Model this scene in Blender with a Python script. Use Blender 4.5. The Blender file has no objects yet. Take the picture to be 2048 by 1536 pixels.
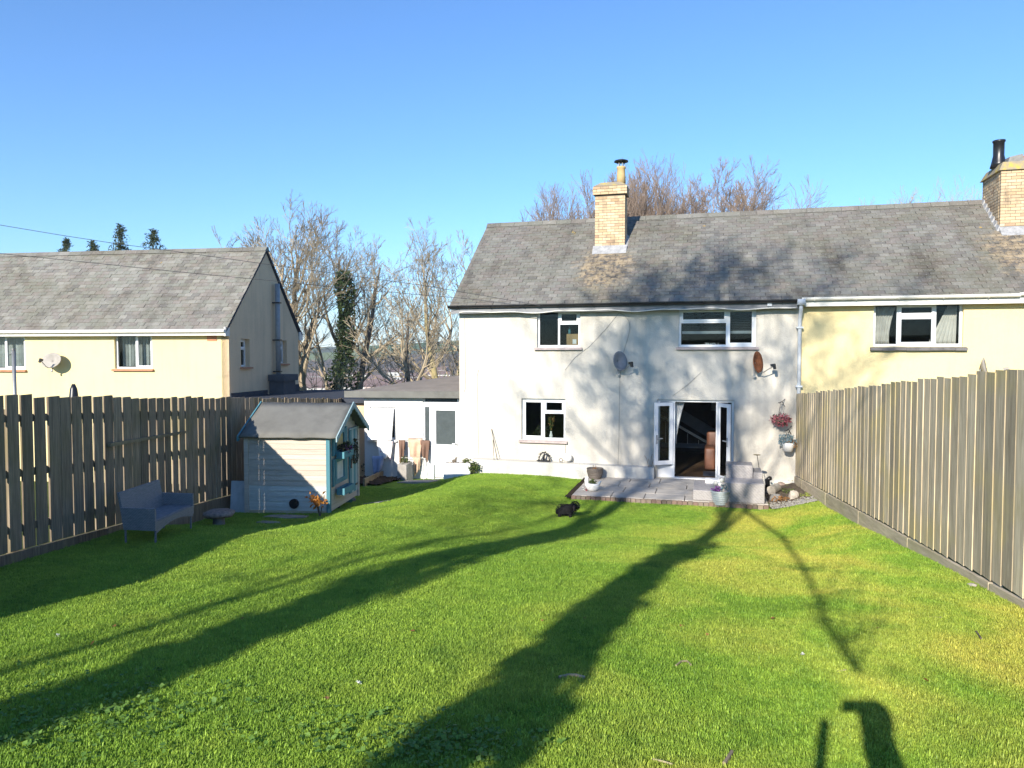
import bpy, bmesh, math, random
import numpy as np
from mathutils import Vector, Matrix, Quaternion
S = bpy.context.scene
COL = S.collection
R = math.radians

# ------------------------------------------------------------------ camera
FPX, PSI, PIT = 1480.0, R(15), math.atan(58 / 1480.0)
CZ = 3.0976
cam = bpy.data.cameras.new('camera'); cam.sensor_width = 36; cam.lens = 36 * FPX / 2048
cam.clip_end = 6000; cam.clip_start = .02
co = bpy.data.objects.new('camera', cam); COL.objects.link(co)
co.location = (0, 0, CZ); co.rotation_euler = (math.pi / 2 - PIT, 0, PSI)
S.camera = co
# ------------------------------------------------------------------ light
SUN_AZ, SUN_EL = R(10.2), R(23.4)          # direction the light travels (from +Y to +X), elevation
w = bpy.data.worlds.new('World'); S.world = w; w.use_nodes = True
nt = w.node_tree; bg = nt.nodes['Background']
sky = nt.nodes.new('ShaderNodeTexSky'); sky.sky_type = 'NISHITA'; sky.sun_disc = False
sky.sun_elevation = SUN_EL; sky.sun_rotation = math.pi + SUN_AZ
sky.air_density = 1.15; sky.dust_density = 0; sky.ozone_density = 8.5; sky.altitude = 300
nt.links.new(sky.outputs[0], bg.inputs[0]); bg.inputs[1].default_value = .136
sun = bpy.data.lights.new('sun', 'SUN'); sun.energy = 5.0; sun.angle = R(.53); sun.color = (1, .93, .82)
so = bpy.data.objects.new('sun', sun); COL.objects.link(so)
TRAVEL = Vector((math.sin(SUN_AZ) * math.cos(SUN_EL), math.cos(SUN_AZ) * math.cos(SUN_EL), -math.sin(SUN_EL)))
so.rotation_euler = TRAVEL.to_track_quat('-Z', 'Y').to_euler(); so.location = (-8, -20, 30)
vs = S.view_settings; vs.view_transform = 'Standard'; vs.look = 'None'; vs.gamma = 1; vs.exposure = .80
vs.use_curve_mapping = False
S.cycles.max_bounces = 6; S.cycles.transparent_max_bounces = 24
S.cycles.diffuse_bounces = 3; S.cycles.glossy_bounces = 3

# ------------------------------------------------------------------ pixel helpers
_F = Vector((-math.sin(PSI) * math.cos(PIT), math.cos(PSI) * math.cos(PIT), -math.sin(PIT)))
_R = Vector((math.cos(PSI), math.sin(PSI), 0)); _U = _R.cross(_F)
C0 = Vector((0, 0, CZ)); YF = 18.95
def ray(x, y): return (_F * FPX + _R * (x - 1024) + _U * (768 - y)) / FPX
def at(x, y, d): return C0 + ray(x, y) * d
def onY(x, y, Y): r = ray(x, y); return C0 + r * (Y / r.y)
def onZ(x, y, Z): r = ray(x, y); return C0 + r * ((Z - CZ) / r.z)
def sm(a, b, t):
    t = np.clip((t - a) / (b - a), 0, 1); return t * t * (3 - 2 * t)
DIP = 0.0          # hollow round the playhouse, set once the fence lines are known
def lawn_z(X, Y):
    z = 1.2576 + .01716 * X - .06403 * Y
    wgt = sm(7.5, 15.6, Y) * sm(-5.2, -2.9, X) * (1 - .72 * sm(1.1, 2.5, X)) * (1 - sm(19.5, 22, Y))
    z = z * (1 - wgt) - .10 * wgt
    z = z - .30 * sm(13, 17.5, Y) * (1 - sm(-7.6, -5.6, X))
    return z - DIP * sm(8.6, 11.2, Y) * (1 - sm(15, 17.5, Y)) * (1 - sm(-7.2, -5.0, X))
def G(px, py):
    r = ray(px, py); t = 2.0
    while t < 60:
        p = C0 + r * t
        if p.z <= lawn_z(p.x, p.y): break
        t += .02
    return p
def terrain_z(X, Y):
    z0 = lawn_z(X, np.minimum(Y, 21.0)) - .05
    z0 = np.where(X < -9, z0 - .35 * sm(-9, -13, X) , z0)
    z = z0 - 2.6 * sm(22, 42, Y) - 6 * sm(40, 140, Y) - 8 * sm(120, 380, Y)
    z = z + 14 * sm(420, 640, Y) + 34 * sm(600, 1050, Y)
    z = z + np.where(Y > 350, 2.2 * np.sin(X * .011 + Y * .004) * sm(350, 700, Y), 0)
    z = z + 5 * np.sin(X * .0037 + 1.3) * sm(800, 1050, Y)
    return z

# ------------------------------------------------------------------ materials
def new_mat(name):
    m = bpy.data.materials.new(name); m.use_nodes = True
    n = m.node_tree; b = n.nodes['Principled BSDF']; return m, n, b
def _n(n, t, **kw):
    o = n.nodes.new(t)
    for k, v in kw.items(): setattr(o, k, v)
    return o
def noise(n, scale, detail=4, rough=.55, vec=None, dist=0):
    o = _n(n, 'ShaderNodeTexNoise'); o.inputs['Scale'].default_value = scale
    o.inputs['Detail'].default_value = detail; o.inputs['Roughness'].default_value = rough
    o.inputs['Distortion'].default_value = dist
    if vec is not None: n.links.new(vec, o.inputs['Vector'])
    return o
def ramp(n, src, stops):
    o = _n(n, 'ShaderNodeValToRGB'); e = o.color_ramp.elements
    while len(e) < len(stops): e.new(.5)
    for i, (p, c) in enumerate(stops):
        e[i].position = p; e[i].color = (*c, 1) if len(c) == 3 else c
    n.links.new(src, o.inputs[0]); return o
def mixc(n, fac, a, b, mode='MIX'):
    o = _n(n, 'ShaderNodeMix', data_type='RGBA', blend_type=mode)
    for s, v in ((0, fac), (6, a), (7, b)):
        if isinstance(v, (float, int)): o.inputs[s].default_value = v
        elif isinstance(v, tuple): o.inputs[s].default_value = (*v, 1) if len(v) == 3 else v
        else: n.links.new(v, o.inputs[s])
    return o.outputs[2]
def math_n(n, op, a, b=0.0):
    o = _n(n, 'ShaderNodeMath', operation=op)
    for i, v in ((0, a), (1, b)):
        if isinstance(v, (int, float)): o.inputs[i].default_value = v
        else: n.links.new(v, o.inputs[i])
    return o.outputs[0]
def bump(n, b, h, strength=.3, dist=.01):
    o = _n(n, 'ShaderNodeBump'); o.inputs['Strength'].default_value = strength
    o.inputs['Distance'].default_value = dist
    n.links.new(h, o.inputs['Height']); n.links.new(o.outputs[0], b.inputs['Normal'])
def pos(n, scale=None):
    g = _n(n, 'ShaderNodeNewGeometry')
    if scale is None: return g.outputs['Position']
    m = _n(n, 'ShaderNodeMapping'); m.inputs['Scale'].default_value = scale
    n.links.new(g.outputs['Position'], m.inputs['Vector']); return m.outputs[0]
def obco(n, scale=(1, 1, 1)):
    g = _n(n, 'ShaderNodeTexCoord'); m = _n(n, 'ShaderNodeMapping'); m.inputs['Scale'].default_value = scale
    n.links.new(g.outputs['Object'], m.inputs['Vector']); return m.outputs[0]
def rnd(n):
    a = _n(n, 'ShaderNodeObjectInfo').outputs['Random']; b = _n(n, 'ShaderNodeNewGeometry').outputs['Random Per Island']
    return math_n(n, 'FRACT', math_n(n, 'ADD', a, math_n(n, 'MULTIPLY', b, 7.31)))
MATS = {}
def plain(name, col, rough=.6, spec=.4, metal=0.0, var=.12, nscale=6.0, bmp=0.0, bscale=60.0, sub=0.0):
    if name in MATS: return MATS[name]
    m, n, b = new_mat(name)
    p = pos(n); t = noise(n, nscale, 5, .6, p)
    c2 = tuple(max(0, x * (1 - var * 2)) for x in col)
    r_ = ramp(n, t.outputs[0], [(.3, c2), (.62, col)])
    n.links.new(r_.outputs[0], b.inputs['Base Color'])
    b.inputs['Roughness'].default_value = rough; b.inputs['Metallic'].default_value = metal
    b.inputs['Specular IOR Level'].default_value = spec
    if bmp: bump(n, b, noise(n, bscale, 4, .6, p).outputs[0], bmp, .01)
    MATS[name] = m; return m
def render_mat(name, col, stain, grain=38.0, strength=.55):
    m, n, b = new_mat(name); p = pos(n)
    big = noise(n, .7, 5, .6, p); streak = noise(n, 3.0, 5, .65, pos(n, (1.6, 1.6, .12)))
    f = mixc(n, .5, big.outputs[0], streak.outputs[0])
    c = mixc(n, ramp(n, f, [(.46, (0, 0, 0)), (.66, (1, 1, 1))]).outputs[0], col, stain)
    fine = noise(n, grain, 3, .7, p)
    c = mixc(n, .25, c, ramp(n, fine.outputs[0], [(.35, tuple(x * .72 for x in col)), (.6, col)]).outputs[0])
    n.links.new(c, b.inputs['Base Color']); b.inputs['Roughness'].default_value = .85
    b.inputs['Specular IOR Level'].default_value = .15
    bump(n, b, fine.outputs[0], strength, .02); MATS[name] = m; return m
def slate_mat(name, lo, hi, patch):
    m, n, b = new_mat(name); p = pos(n); r0 = rnd(n)
    c = ramp(n, r0, [(0, lo), (.3, tuple((a + b_) / 2 * f for a, b_, f in zip(lo, hi, (1.05, .97, .97)))),
                     (.55, tuple((a + b_) / 2 * f for a, b_, f in zip(lo, hi, (.96, 1.0, .96)))), (.85, tuple((a + b_ * 2) / 3 for a, b_ in zip(lo, hi))), (1, hi)]).outputs[0]
    big = noise(n, .45, 5, .65, p, 1.2)
    c = mixc(n, ramp(n, big.outputs[0], [(.44, (0, 0, 0)), (.66, (.75, .75, .75))]).outputs[0], c, mixc(n, 1.0, c, patch, 'MULTIPLY'))
    stv = noise(n, 1.1, 4, .6, pos(n, (1.5, .3, .3)))
    c = mixc(n, ramp(n, stv.outputs[0], [(.52, (0, 0, 0)), (.7, (.7, .7, .7))]).outputs[0], c, mixc(n, 1.0, c, (.55, .53, .52), 'MULTIPLY'))
    sp = noise(n, 22, 3, .7, p)
    c = mixc(n, ramp(n, sp.outputs[0], [(.56, (0, 0, 0)), (.72, (.6, .6, .6))]).outputs[0], c, (.36, .34, .30))
    for cx, cy, cz, rad in ((-2.75, 20.0, 5.45, 1.25), (7.3, 20.1, 5.5, 1.5)):     # mortar and rust washed down below the chimneys
        mp = _n(n, 'ShaderNodeMapping'); mp.inputs['Location'].default_value = (-cx / .75, -cy, -cz); mp.inputs['Scale'].default_value = (1 / .75, 1, 1); n.links.new(p, mp.inputs[0])
        ln = _n(n, 'ShaderNodeVectorMath', operation='LENGTH'); n.links.new(mp.outputs[0], ln.inputs[0])
        e_ = math_n(n, 'ADD', math_n(n, 'DIVIDE', ln.outputs['Value'], rad), math_n(n, 'MULTIPLY', math_n(n, 'SUBTRACT', noise(n, 3.5, 5, .7, p).outputs[0], .5), 1.5))
        c = mixc(n, ramp(n, e_, [(.55, (.75, .75, .75)), (1.0, (0, 0, 0))]).outputs[0], c, ramp(n, noise(n, 6, 4, .7, p).outputs[0], [(.42, (.10, .09, .08)), (.5, (.26, .20, .13)), (.62, (.40, .31, .19))]).outputs[0])
    li = noise(n, 2.2, 4, .6, p)
    c = mixc(n, ramp(n, li.outputs[0], [(.73, (0, 0, 0)), (.76, (1, 1, 1))]).outputs[0], c, (.42, .27, .05))
    n.links.new(c, b.inputs['Base Color']); b.inputs['Roughness'].default_value = .72
    b.inputs['Specular IOR Level'].default_value = .3
    bump(n, b, sp.outputs[0], .35, .01); MATS[name] = m; return m
def wood_mat(name, base, dark, green=None, along=(14, 14, 1.0), rough=.8, varr=.35):
    m, n, b = new_mat(name); v = obco(n, along); r0 = rnd(n)
    av = _n(n, 'ShaderNodeVectorMath', operation='ADD'); cmb = _n(n, 'ShaderNodeCombineXYZ')
    n.links.new(math_n(n, 'MULTIPLY', r0, 37.0), cmb.inputs[0]); n.links.new(math_n(n, 'MULTIPLY', r0, 11.0), cmb.inputs[2])
    n.links.new(v, av.inputs[0]); n.links.new(cmb.outputs[0], av.inputs[1]); v = av.outputs[0]
    g = noise(n, 1.6, 6, .65, v, .8)
    c = ramp(n, g.outputs[0], [(.28, dark), (.5, tuple((a + b_) / 2 for a, b_ in zip(base, dark))), (.68, base)]).outputs[0]
    br = math_n(n, 'ADD', math_n(n, 'MULTIPLY', r0, varr), 1 - varr * .6)
    cb = _n(n, 'ShaderNodeCombineColor')
    for i in range(3): n.links.new(br, cb.inputs[i])
    c = mixc(n, 1.0, c, cb.outputs[0], 'MULTIPLY')
    if green:
        w_ = noise(n, 1.3, 4, .6, pos(n))
        c = mixc(n, ramp(n, w_.outputs[0], [(.48, (0, 0, 0)), (.7, (.6, .6, .6))]).outputs[0], c, green)
    vo = _n(n, 'ShaderNodeTexVoronoi'); vo.inputs['Scale'].default_value = .32; n.links.new(v, vo.inputs['Vector'])
    c = mixc(n, ramp(n, vo.outputs['Distance'], [(.0, (.8, .8, .8)), (.06, (0, 0, 0))]).outputs[0], c, tuple(x * .4 for x in dark))
    n.links.new(c, b.inputs['Base Color']); b.inputs['Roughness'].default_value = rough
    b.inputs['Specular IOR Level'].default_value = .2
    bump(n, b, g.outputs[0], .35, .006); MATS[name] = m; return m
def leaf_mat(name, c1, c2, transl=.35):
    m, n, b = new_mat(name); r0 = rnd(n)
    c = ramp(n, r0, [(0, c1), (1, c2)]).outputs[0]; n.links.new(c, b.inputs['Base Color'])
    b.inputs['Roughness'].default_value = .55; b.inputs['Specular IOR Level'].default_value = .3
    tr = _n(n, 'ShaderNodeBsdfTranslucent'); n.links.new(c, tr.inputs[0])
    mx = _n(n, 'ShaderNodeMixShader'); mx.inputs[0].default_value = transl
    n.links.new(b.outputs[0], mx.inputs[1]); n.links.new(tr.outputs[0], mx.inputs[2])
    n.links.new(mx.outputs[0], n.nodes['Material Output'].inputs[0]); MATS[name] = m; return m
def glass_mat(name='glass', tint=(.80, .84, .84), rough=.02, ior=1.27):
    m, n, b = new_mat(name); n.nodes.remove(b)
    t = _n(n, 'ShaderNodeBsdfTransparent'); t.inputs[0].default_value = (*tint, 1)
    g = _n(n, 'ShaderNodeBsdfGlossy'); g.inputs['Roughness'].default_value = rough
    fr = _n(n, 'ShaderNodeFresnel'); fr.inputs[0].default_value = ior
    nz = noise(n, 1.7, 2, .5, pos(n)); bp = _n(n, 'ShaderNodeBump'); bp.inputs['Strength'].default_value = .02
    n.links.new(nz.outputs[0], bp.inputs['Height']); n.links.new(bp.outputs[0], g.inputs['Normal'])
    mx = _n(n, 'ShaderNodeMixShader'); n.links.new(fr.outputs[0], mx.inputs[0])
    n.links.new(t.outputs[0], mx.inputs[1]); n.links.new(g.outputs[0], mx.inputs[2])
    n.links.new(mx.outputs[0], n.nodes['Material Output'].inputs[0]); MATS[name] = m; return m
def lawn_colour(n):
    p = pos(n)
    a = noise(n, .55, 4, .6, p, .6); b = noise(n, 2.6, 4, .65, p); d = noise(n, 9.0, 3, .6, p)
    c = ramp(n, a.outputs[0], [(.3, (.095, .200, .020)), (.5, (.138, .270, .028)), (.7, (.185, .300, .034))]).outputs[0]
    c2 = ramp(n, b.outputs[0], [(.33, (.080, .175, .018)), (.55, (.145, .275, .030)), (.75, (.235, .320, .045))]).outputs[0]
    c = mixc(n, .5, c, c2)
    e = noise(n, .55, 4, .55, p, .5); sx = _n(n, 'ShaderNodeSeparateXYZ'); n.links.new(p, sx.inputs[0])
    rt = ramp(n, math_n(n, 'ADD', math_n(n, 'MULTIPLY', sx.outputs[0], .16), .5), [(.22, (.12, .12, .12)), (.62, (1, 1, 1))])     # the dry side of the lawn
    c = mixc(n, mixc(n, 1.0, ramp(n, e.outputs[0], [(.40, (0, 0, 0)), (.62, (.8, .8, .8))]).outputs[0], rt.outputs[0], 'MULTIPLY'), c, (.40, .375, .075))
    e2 = noise(n, 1.15, 4, .6, p, .8); c = mixc(n, ramp(n, e2.outputs[0], [(.56, (0, 0, 0)), (.70, (.7, .7, .7))]).outputs[0], c, (.055, .13, .018))
    return mixc(n, .35, c, ramp(n, d.outputs[0], [(.35, (.07, .15, .018)), (.65, (.21, .34, .04))]).outputs[0])
def grass_mats():
    m, n, b = new_mat('lawn_soil'); c = lawn_colour(n)
    c = mixc(n, .15, c, (.09, .10, .02)); n.links.new(c, b.inputs['Base Color'])
    b.inputs['Roughness'].default_value = .95; b.inputs['Specular IOR Level'].default_value = .05
    bump(n, b, noise(n, 55, 4, .7, pos(n)).outputs[0], .8, .03); MATS['lawn_soil'] = m
    m, n, b = new_mat('grass_blade'); c = lawn_colour(n); r0 = rnd(n)
    c = mixc(n, 1.0, c, ramp(n, r0, [(0, (1.15, 1.08, 1.1)), (.5, (1.85, 1.62, 1.65)), (.9, (2.3, 1.9, 2.0)), (1, (2.9, 2.3, 2.9))]).outputs[0], 'MULTIPLY')
    n.links.new(c, b.inputs['Base Color']); b.inputs['Roughness'].default_value = .5
    b.inputs['Specular IOR Level'].default_value = .28
    tr = _n(n, 'ShaderNodeBsdfTranslucent'); n.links.new(c, tr.inputs[0])
    mx = _n(n, 'ShaderNodeMixShader'); mx.inputs[0].default_value = .3
    n.links.new(b.outputs[0], mx.inputs[1]); n.links.new(tr.outputs[0], mx.inputs[2])
    n.links.new(mx.outputs[0], n.nodes['Material Output'].inputs[0]); MATS['grass_blade'] = m
def terrain_mat():
    m, n, b = new_mat('terrain'); p = pos(n)
    a = noise(n, .012, 5, .6, p); vo = _n(n, 'ShaderNodeTexVoronoi', feature='DISTANCE_TO_EDGE')
    vo.inputs['Scale'].default_value = .007; n.links.new(p, vo.inputs['Vector'])
    vc = _n(n, 'ShaderNodeTexVoronoi'); vc.inputs['Scale'].default_value = .007; n.links.new(p, vc.inputs['Vector'])
    c = ramp(n, a.outputs[0], [(.35, (.07, .13, .03)), (.65, (.12, .20, .045))]).outputs[0]
    c = mixc(n, .35, c, mixc(n, 1.0, vc.outputs['Color'], (.12, .22, .06), 'MULTIPLY'))
    c = mixc(n, ramp(n, vo.outputs['Distance'], [(.02, (1, 1, 1)), (.05, (0, 0, 0))]).outputs[0], c, (.035, .05, .025))
    n.links.new(c, b.inputs['Base Color']); b.inputs['Roughness'].default_value = 1; b.inputs['Specular IOR Level'].default_value = 0
    MATS['terrain'] = m
def wicker_mat(name, a, b_, freq=70):
    m, n, b = new_mat(name)
    v = obco(n)
    w1 = _n(n, 'ShaderNodeTexWave', wave_type='BANDS', bands_direction='Z'); w1.inputs['Scale'].default_value = freq / 6.28 * 1.6
    w2 = _n(n, 'ShaderNodeTexWave', wave_type='BANDS', bands_direction='DIAGONAL'); w2.inputs['Scale'].default_value = freq / 6.28
    w1.inputs['Distortion'].default_value = .6; w2.inputs['Distortion'].default_value = .6
    n.links.new(v, w1.inputs['Vector']); n.links.new(v, w2.inputs['Vector'])
    h = math_n(n, 'MULTIPLY', w1.outputs['Fac'], math_n(n, 'ADD', math_n(n, 'MULTIPLY', w2.outputs['Fac'], .6), .4))
    nz = noise(n, 14, 3, .6, obco(n, (1, 1, 4)))
    c = mixc(n, h, b_, a); c = mixc(n, .35, c, ramp(n, nz.outputs[0], [(.35, b_), (.65, a)]).outputs[0])
    n.links.new(c, b.inputs['Base Color']); b.inputs['Roughness'].default_value = .6
    bump(n, b, h, .5, .01); MATS[name] = m; return m
def cloth_mat(name, base, spot):
    m, n, b = new_mat(name); vo = _n(n, 'ShaderNodeTexVoronoi'); vo.inputs['Scale'].default_value = 9
    n.links.new(pos(n), vo.inputs['Vector'])
    c = mixc(n, ramp(n, vo.outputs['Distance'], [(.18, (1, 1, 1)), (.24, (0, 0, 0))]).outputs[0], base, spot)
    n.links.new(c, b.inputs['Base Color']); b.inputs['Roughness'].default_value = .95; MATS[name] = m; return m

render_mat('white_render', (.57, .535, .465), (.45, .415, .35))
render_mat('plinth_render', (.58, .56, .51), (.44, .42, .37), 30)
render_mat('cream_render', (.74, .62, .335), (.68, .55, .29), 45)
render_mat('gable_render', (.74, .55, .36), (.56, .43, .29), 30)
render_mat('ext_render', (.68, .67, .65), (.62, .60, .57), 60, .2)
slate_mat('slate', (.135, .131, .118), (.215, .206, .182), (.74, .71, .60))
slate_mat('slate_far', (.150, .145, .130), (.25, .24, .21), (.72, .70, .60))
wood_mat('fence_grey', (.34, .265, .185), (.12, .092, .064), (.19, .16, .075), varr=.55)
wood_mat('fence_sun', (.66, .55, .375), (.31, .25, .165), (.48, .39, .16), varr=.55)
wood_mat('gravel_board', (.62, .52, .36), (.36, .30, .20), (.40, .36, .18), along=(1, 1, 9))
wood_mat('batten', (.30, .24, .15), (.16, .12, .07), None, along=(2, 2, 2))
wood_mat('playhouse_board', (.58, .505, .42), (.42, .355, .29), None, along=(1.2, 1.2, 16), varr=.16)
wood_mat('playhouse_base', (.60, .60, .54), (.44, .45, .42), None, along=(1.2, 1.2, 16), varr=.12)
wood_mat('teal_wood', (.105, .27, .315), (.065, .19, .235), None, along=(12, 12, 1), varr=.2)
wood_mat('pale_teal_wood', (.36, .47, .48), (.25, .36, .38), None, along=(12, 12, 1), varr=.2)
wood_mat('interior_floor', (.17, .11, .06), (.10, .06, .035), None, along=(10, 1, 1), rough=.4)
plain('upvc', (.80, .81, .82), .3, .5, var=.03); plain('black_plastic', (.012, .012, .014), .35, .5)
plain('grey_fascia', (.20, .205, .215), .5); plain('white_gutter', (.74, .72, .66), .45, var=.06)
plain('sill_pink', (.46, .38, .36), .8, bmp=.3, var=.15); plain('sill_slate', (.16, .15, .145), .8, var=.2, bmp=.3)
plain('sill_terracotta', (.48, .22, .12), .8); plain('pipe_grey', (.27, .285, .30), .45, .5)
plain('white_pipe', (.60, .63, .66), .4, .5); plain('shade_interior', (.07, .065, .06), .9, .1)  # indoor gloom put into the interior colour, darker than real walls
plain('dark_blockwork', (.065, .072, .085), .9, bmp=.4); plain('felt', (.175, .172, .155), .95, .1, bmp=.7, bscale=120, nscale=2.5)
plain('felt_dark', (.055, .062, .078), .9, .15, bmp=.5, bscale=90); plain('felt_brown', (.27, .235, .20), .95, .1, bmp=.6, bscale=80, nscale=1.5)
plain('mortar', (.20, .17, .135), .95, .1); plain('lead', (.36, .36, .36), .6, var=.2, nscale=10)
plain('clay_pot', (.52, .38, .18), .8, var=.1); plain('terracotta', (.42, .13, .06), .8)
plain('concrete', (.34, .32, .29), .95, .15, bmp=.5, nscale=5, var=.18)
plain('stone_pale', (.50, .45, .38), .95, .1, bmp=.6, var=.2, nscale=9); plain('stone_grey', (.27, .26, .245), .95, .1, bmp=.6, var=.2, nscale=7)
plain('stone_pink', (.33, .255, .215), .95, .1, bmp=.9, bscale=45, var=.25, nscale=18)
plain('soil', (.055, .042, .030), 1, .05, bmp=.9, bscale=40); plain('soil_dry', (.17, .135, .10), 1, .05, bmp=.9, bscale=50, var=.3, nscale=12)
plain('gravel', (.36, .34, .30), 1, .1, bmp=.9, bscale=60, var=.3, nscale=30)
plain('bark', (.17, .142, .108), .95, .1, bmp=.9, bscale=25, var=.25); plain('bark_pale', (.38, .30, .20), .95, .1, var=.2, nscale=3)
plain('bark_green', (.34, .285, .145), .95, .1, var=.25, nscale=2); plain('twig_red', (.33, .25, .19), .95, .1, var=.2, nscale=1)
plain('twig_grey', (.42, .345, .235), .95, .1, var=.2, nscale=1); plain('bramble', (.33, .285, .165), .95, .1, var=.25, nscale=2)
plain('dish_grey', (.22, .235, .26), .55, .3); plain('dish_rust', (.26, .095, .04), .75, .2, var=.3, nscale=14); plain('dish_cream', (.36, .33, .29), .8)
plain('cable', (.05, .05, .055), .6); plain('cable_grey', (.25, .25, .24), .6); plain('metal_pole', (.33, .33, .32), .45, .5, .6)
plain('pot_brown', (.155, .130, .108), .7, var=.15); plain('pot_pale', (.42, .46, .46), .6, var=.08); plain('white_ceramic', (.74, .73, .70), .35, .5, var=.05)
plain('cardboard', (.40, .265, .13), .9); plain('white_card', (.75, .75, .73), .8); plain('curtain', (.66, .58, .52), .95, var=.1)
plain('blind_slat', (.72, .71, .67), .8); plain('dark_slat', (.06, .06, .065), .7); plain('curtain_white', (.62, .63, .62), .9)
plain('leather', (.17, .075, .045), .5, .4); plain('rug', (.07, .085, .115), .95); plain('stair_paint', (.14, .165, .20), .6)
plain('black_fur', (.0085, .008, .009), .85, .25); plain('ear_fur', (.06, .045, .042), .9)
plain('towel_peach', (.62, .43, .30), .95); plain('fabric_brown', (.20, .12, .085), .95); plain('fabric_white', (.72, .72, .74), .95); plain('fabric_blue', (.33, .38, .52), .95)
cloth_mat('fabric_floral', (.78, .76, .74), (.55, .30, .32)); plain('brass', (.35, .26, .12), .4, .5, .8)
plain('trough_white', (.76, .76, .75), .7, var=.05); plain('yellow_board', (.55, .42, .16), .7)
plain('jacket', (.06, .07, .10), .9); plain('skin', (.50, .32, .25), .6); plain('phone_black', (.01, .01, .012), .2); plain('hair', (.05, .03, .02), .7)
plain('roof_tile_far', (.16, .10, .085), .9); plain('wall_far_white', (.66, .64, .60), .9); plain('wall_far_pink', (.52, .40, .34), .9); plain('window_far', (.05, .055, .06), .3)
plain('far_wood', (.100, .080, .066), 1, .0, var=.35, nscale=.12); plain('white_paint', (.80, .80, .80), .6, var=.03)
plain('patio_slab', (.48, .44, .385), .9, .15, var=.16, nscale=2.2, bmp=.3, bscale=50)
leaf_mat('ivy', (.018, .040, .012), (.055, .085, .025)); leaf_mat('conifer', (.035, .055, .022), (.095, .11, .04)); leaf_mat('bush_leaf', (.05, .085, .02), (.14, .18, .05))
leaf_mat('dark_leaf', (.022, .035, .014), (.06, .06, .03)); leaf_mat('copper_leaf', (.42, .15, .02), (.66, .30, .06), .5); leaf_mat('pink_flower', (.42, .07, .10), (.62, .22, .26))
leaf_mat('purple_flower', (.16, .04, .22), (.30, .10, .36)); leaf_mat('blue_leaf', (.14, .24, .28), (.26, .38, .42)); leaf_mat('white_flower', (.62, .62, .58), (.78, .78, .74)); leaf_mat('dead_leaf', (.22, .10, .03), (.38, .2, .07))
leaf_mat('clover', (.10, .20, .035), (.17, .29, .05))
glass_mat(); glass_mat('glass_dark', (.30, .34, .35), .06); plain('obscured_glass', (.075, .092, .095), .25, .4, var=.1, bmp=.3, bscale=90); grass_mats(); terrain_mat()
wicker_mat('wicker_blue', (.30, .305, .325), (.12, .125, .14), 90); wicker_mat('wicker_grey', (.47, .44, .42), (.20, .185, .18), 60)
def brick_mat(name, cols):
    m, n, b = new_mat(name); c = ramp(n, rnd(n), [(i / (len(cols) - 1), x) for i, x in enumerate(cols)]).outputs[0]
    p = pos(n); s = noise(n, 2.2, 5, .65, pos(n, (1.5, 1.5, .5))); c = mixc(n, ramp(n, s.outputs[0], [(.5, (0, 0, 0)), (.68, (.8, .8, .8))]).outputs[0], c, (.20, .15, .10))
    n.links.new(c, b.inputs['Base Color']); b.inputs['Roughness'].default_value = .9; bump(n, b, noise(n, 70, 3, .6, p).outputs[0], .4, .006); MATS[name] = m
brick_mat('brick', [(.40, .27, .15), (.56, .42, .25), (.46, .34, .21), (.60, .48, .31), (.36, .23, .14)])
def cap_mat():
    m, n, b = new_mat('lichen_cap'); p = pos(n); s = noise(n, 5, 4, .6, p)
    c = ramp(n, s.outputs[0], [(.42, (.26, .22, .165)), (.54, (.33, .265, .14)), (.64, (.44, .33, .075))]).outputs[0]
    n.links.new(c, b.inputs['Base Color']); b.inputs['Roughness'].default_value = .95; bump(n, b, s.outputs[0], .6, .02); MATS['lichen_cap'] = m
cap_mat()
def M(x): return MATS[x]

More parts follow.
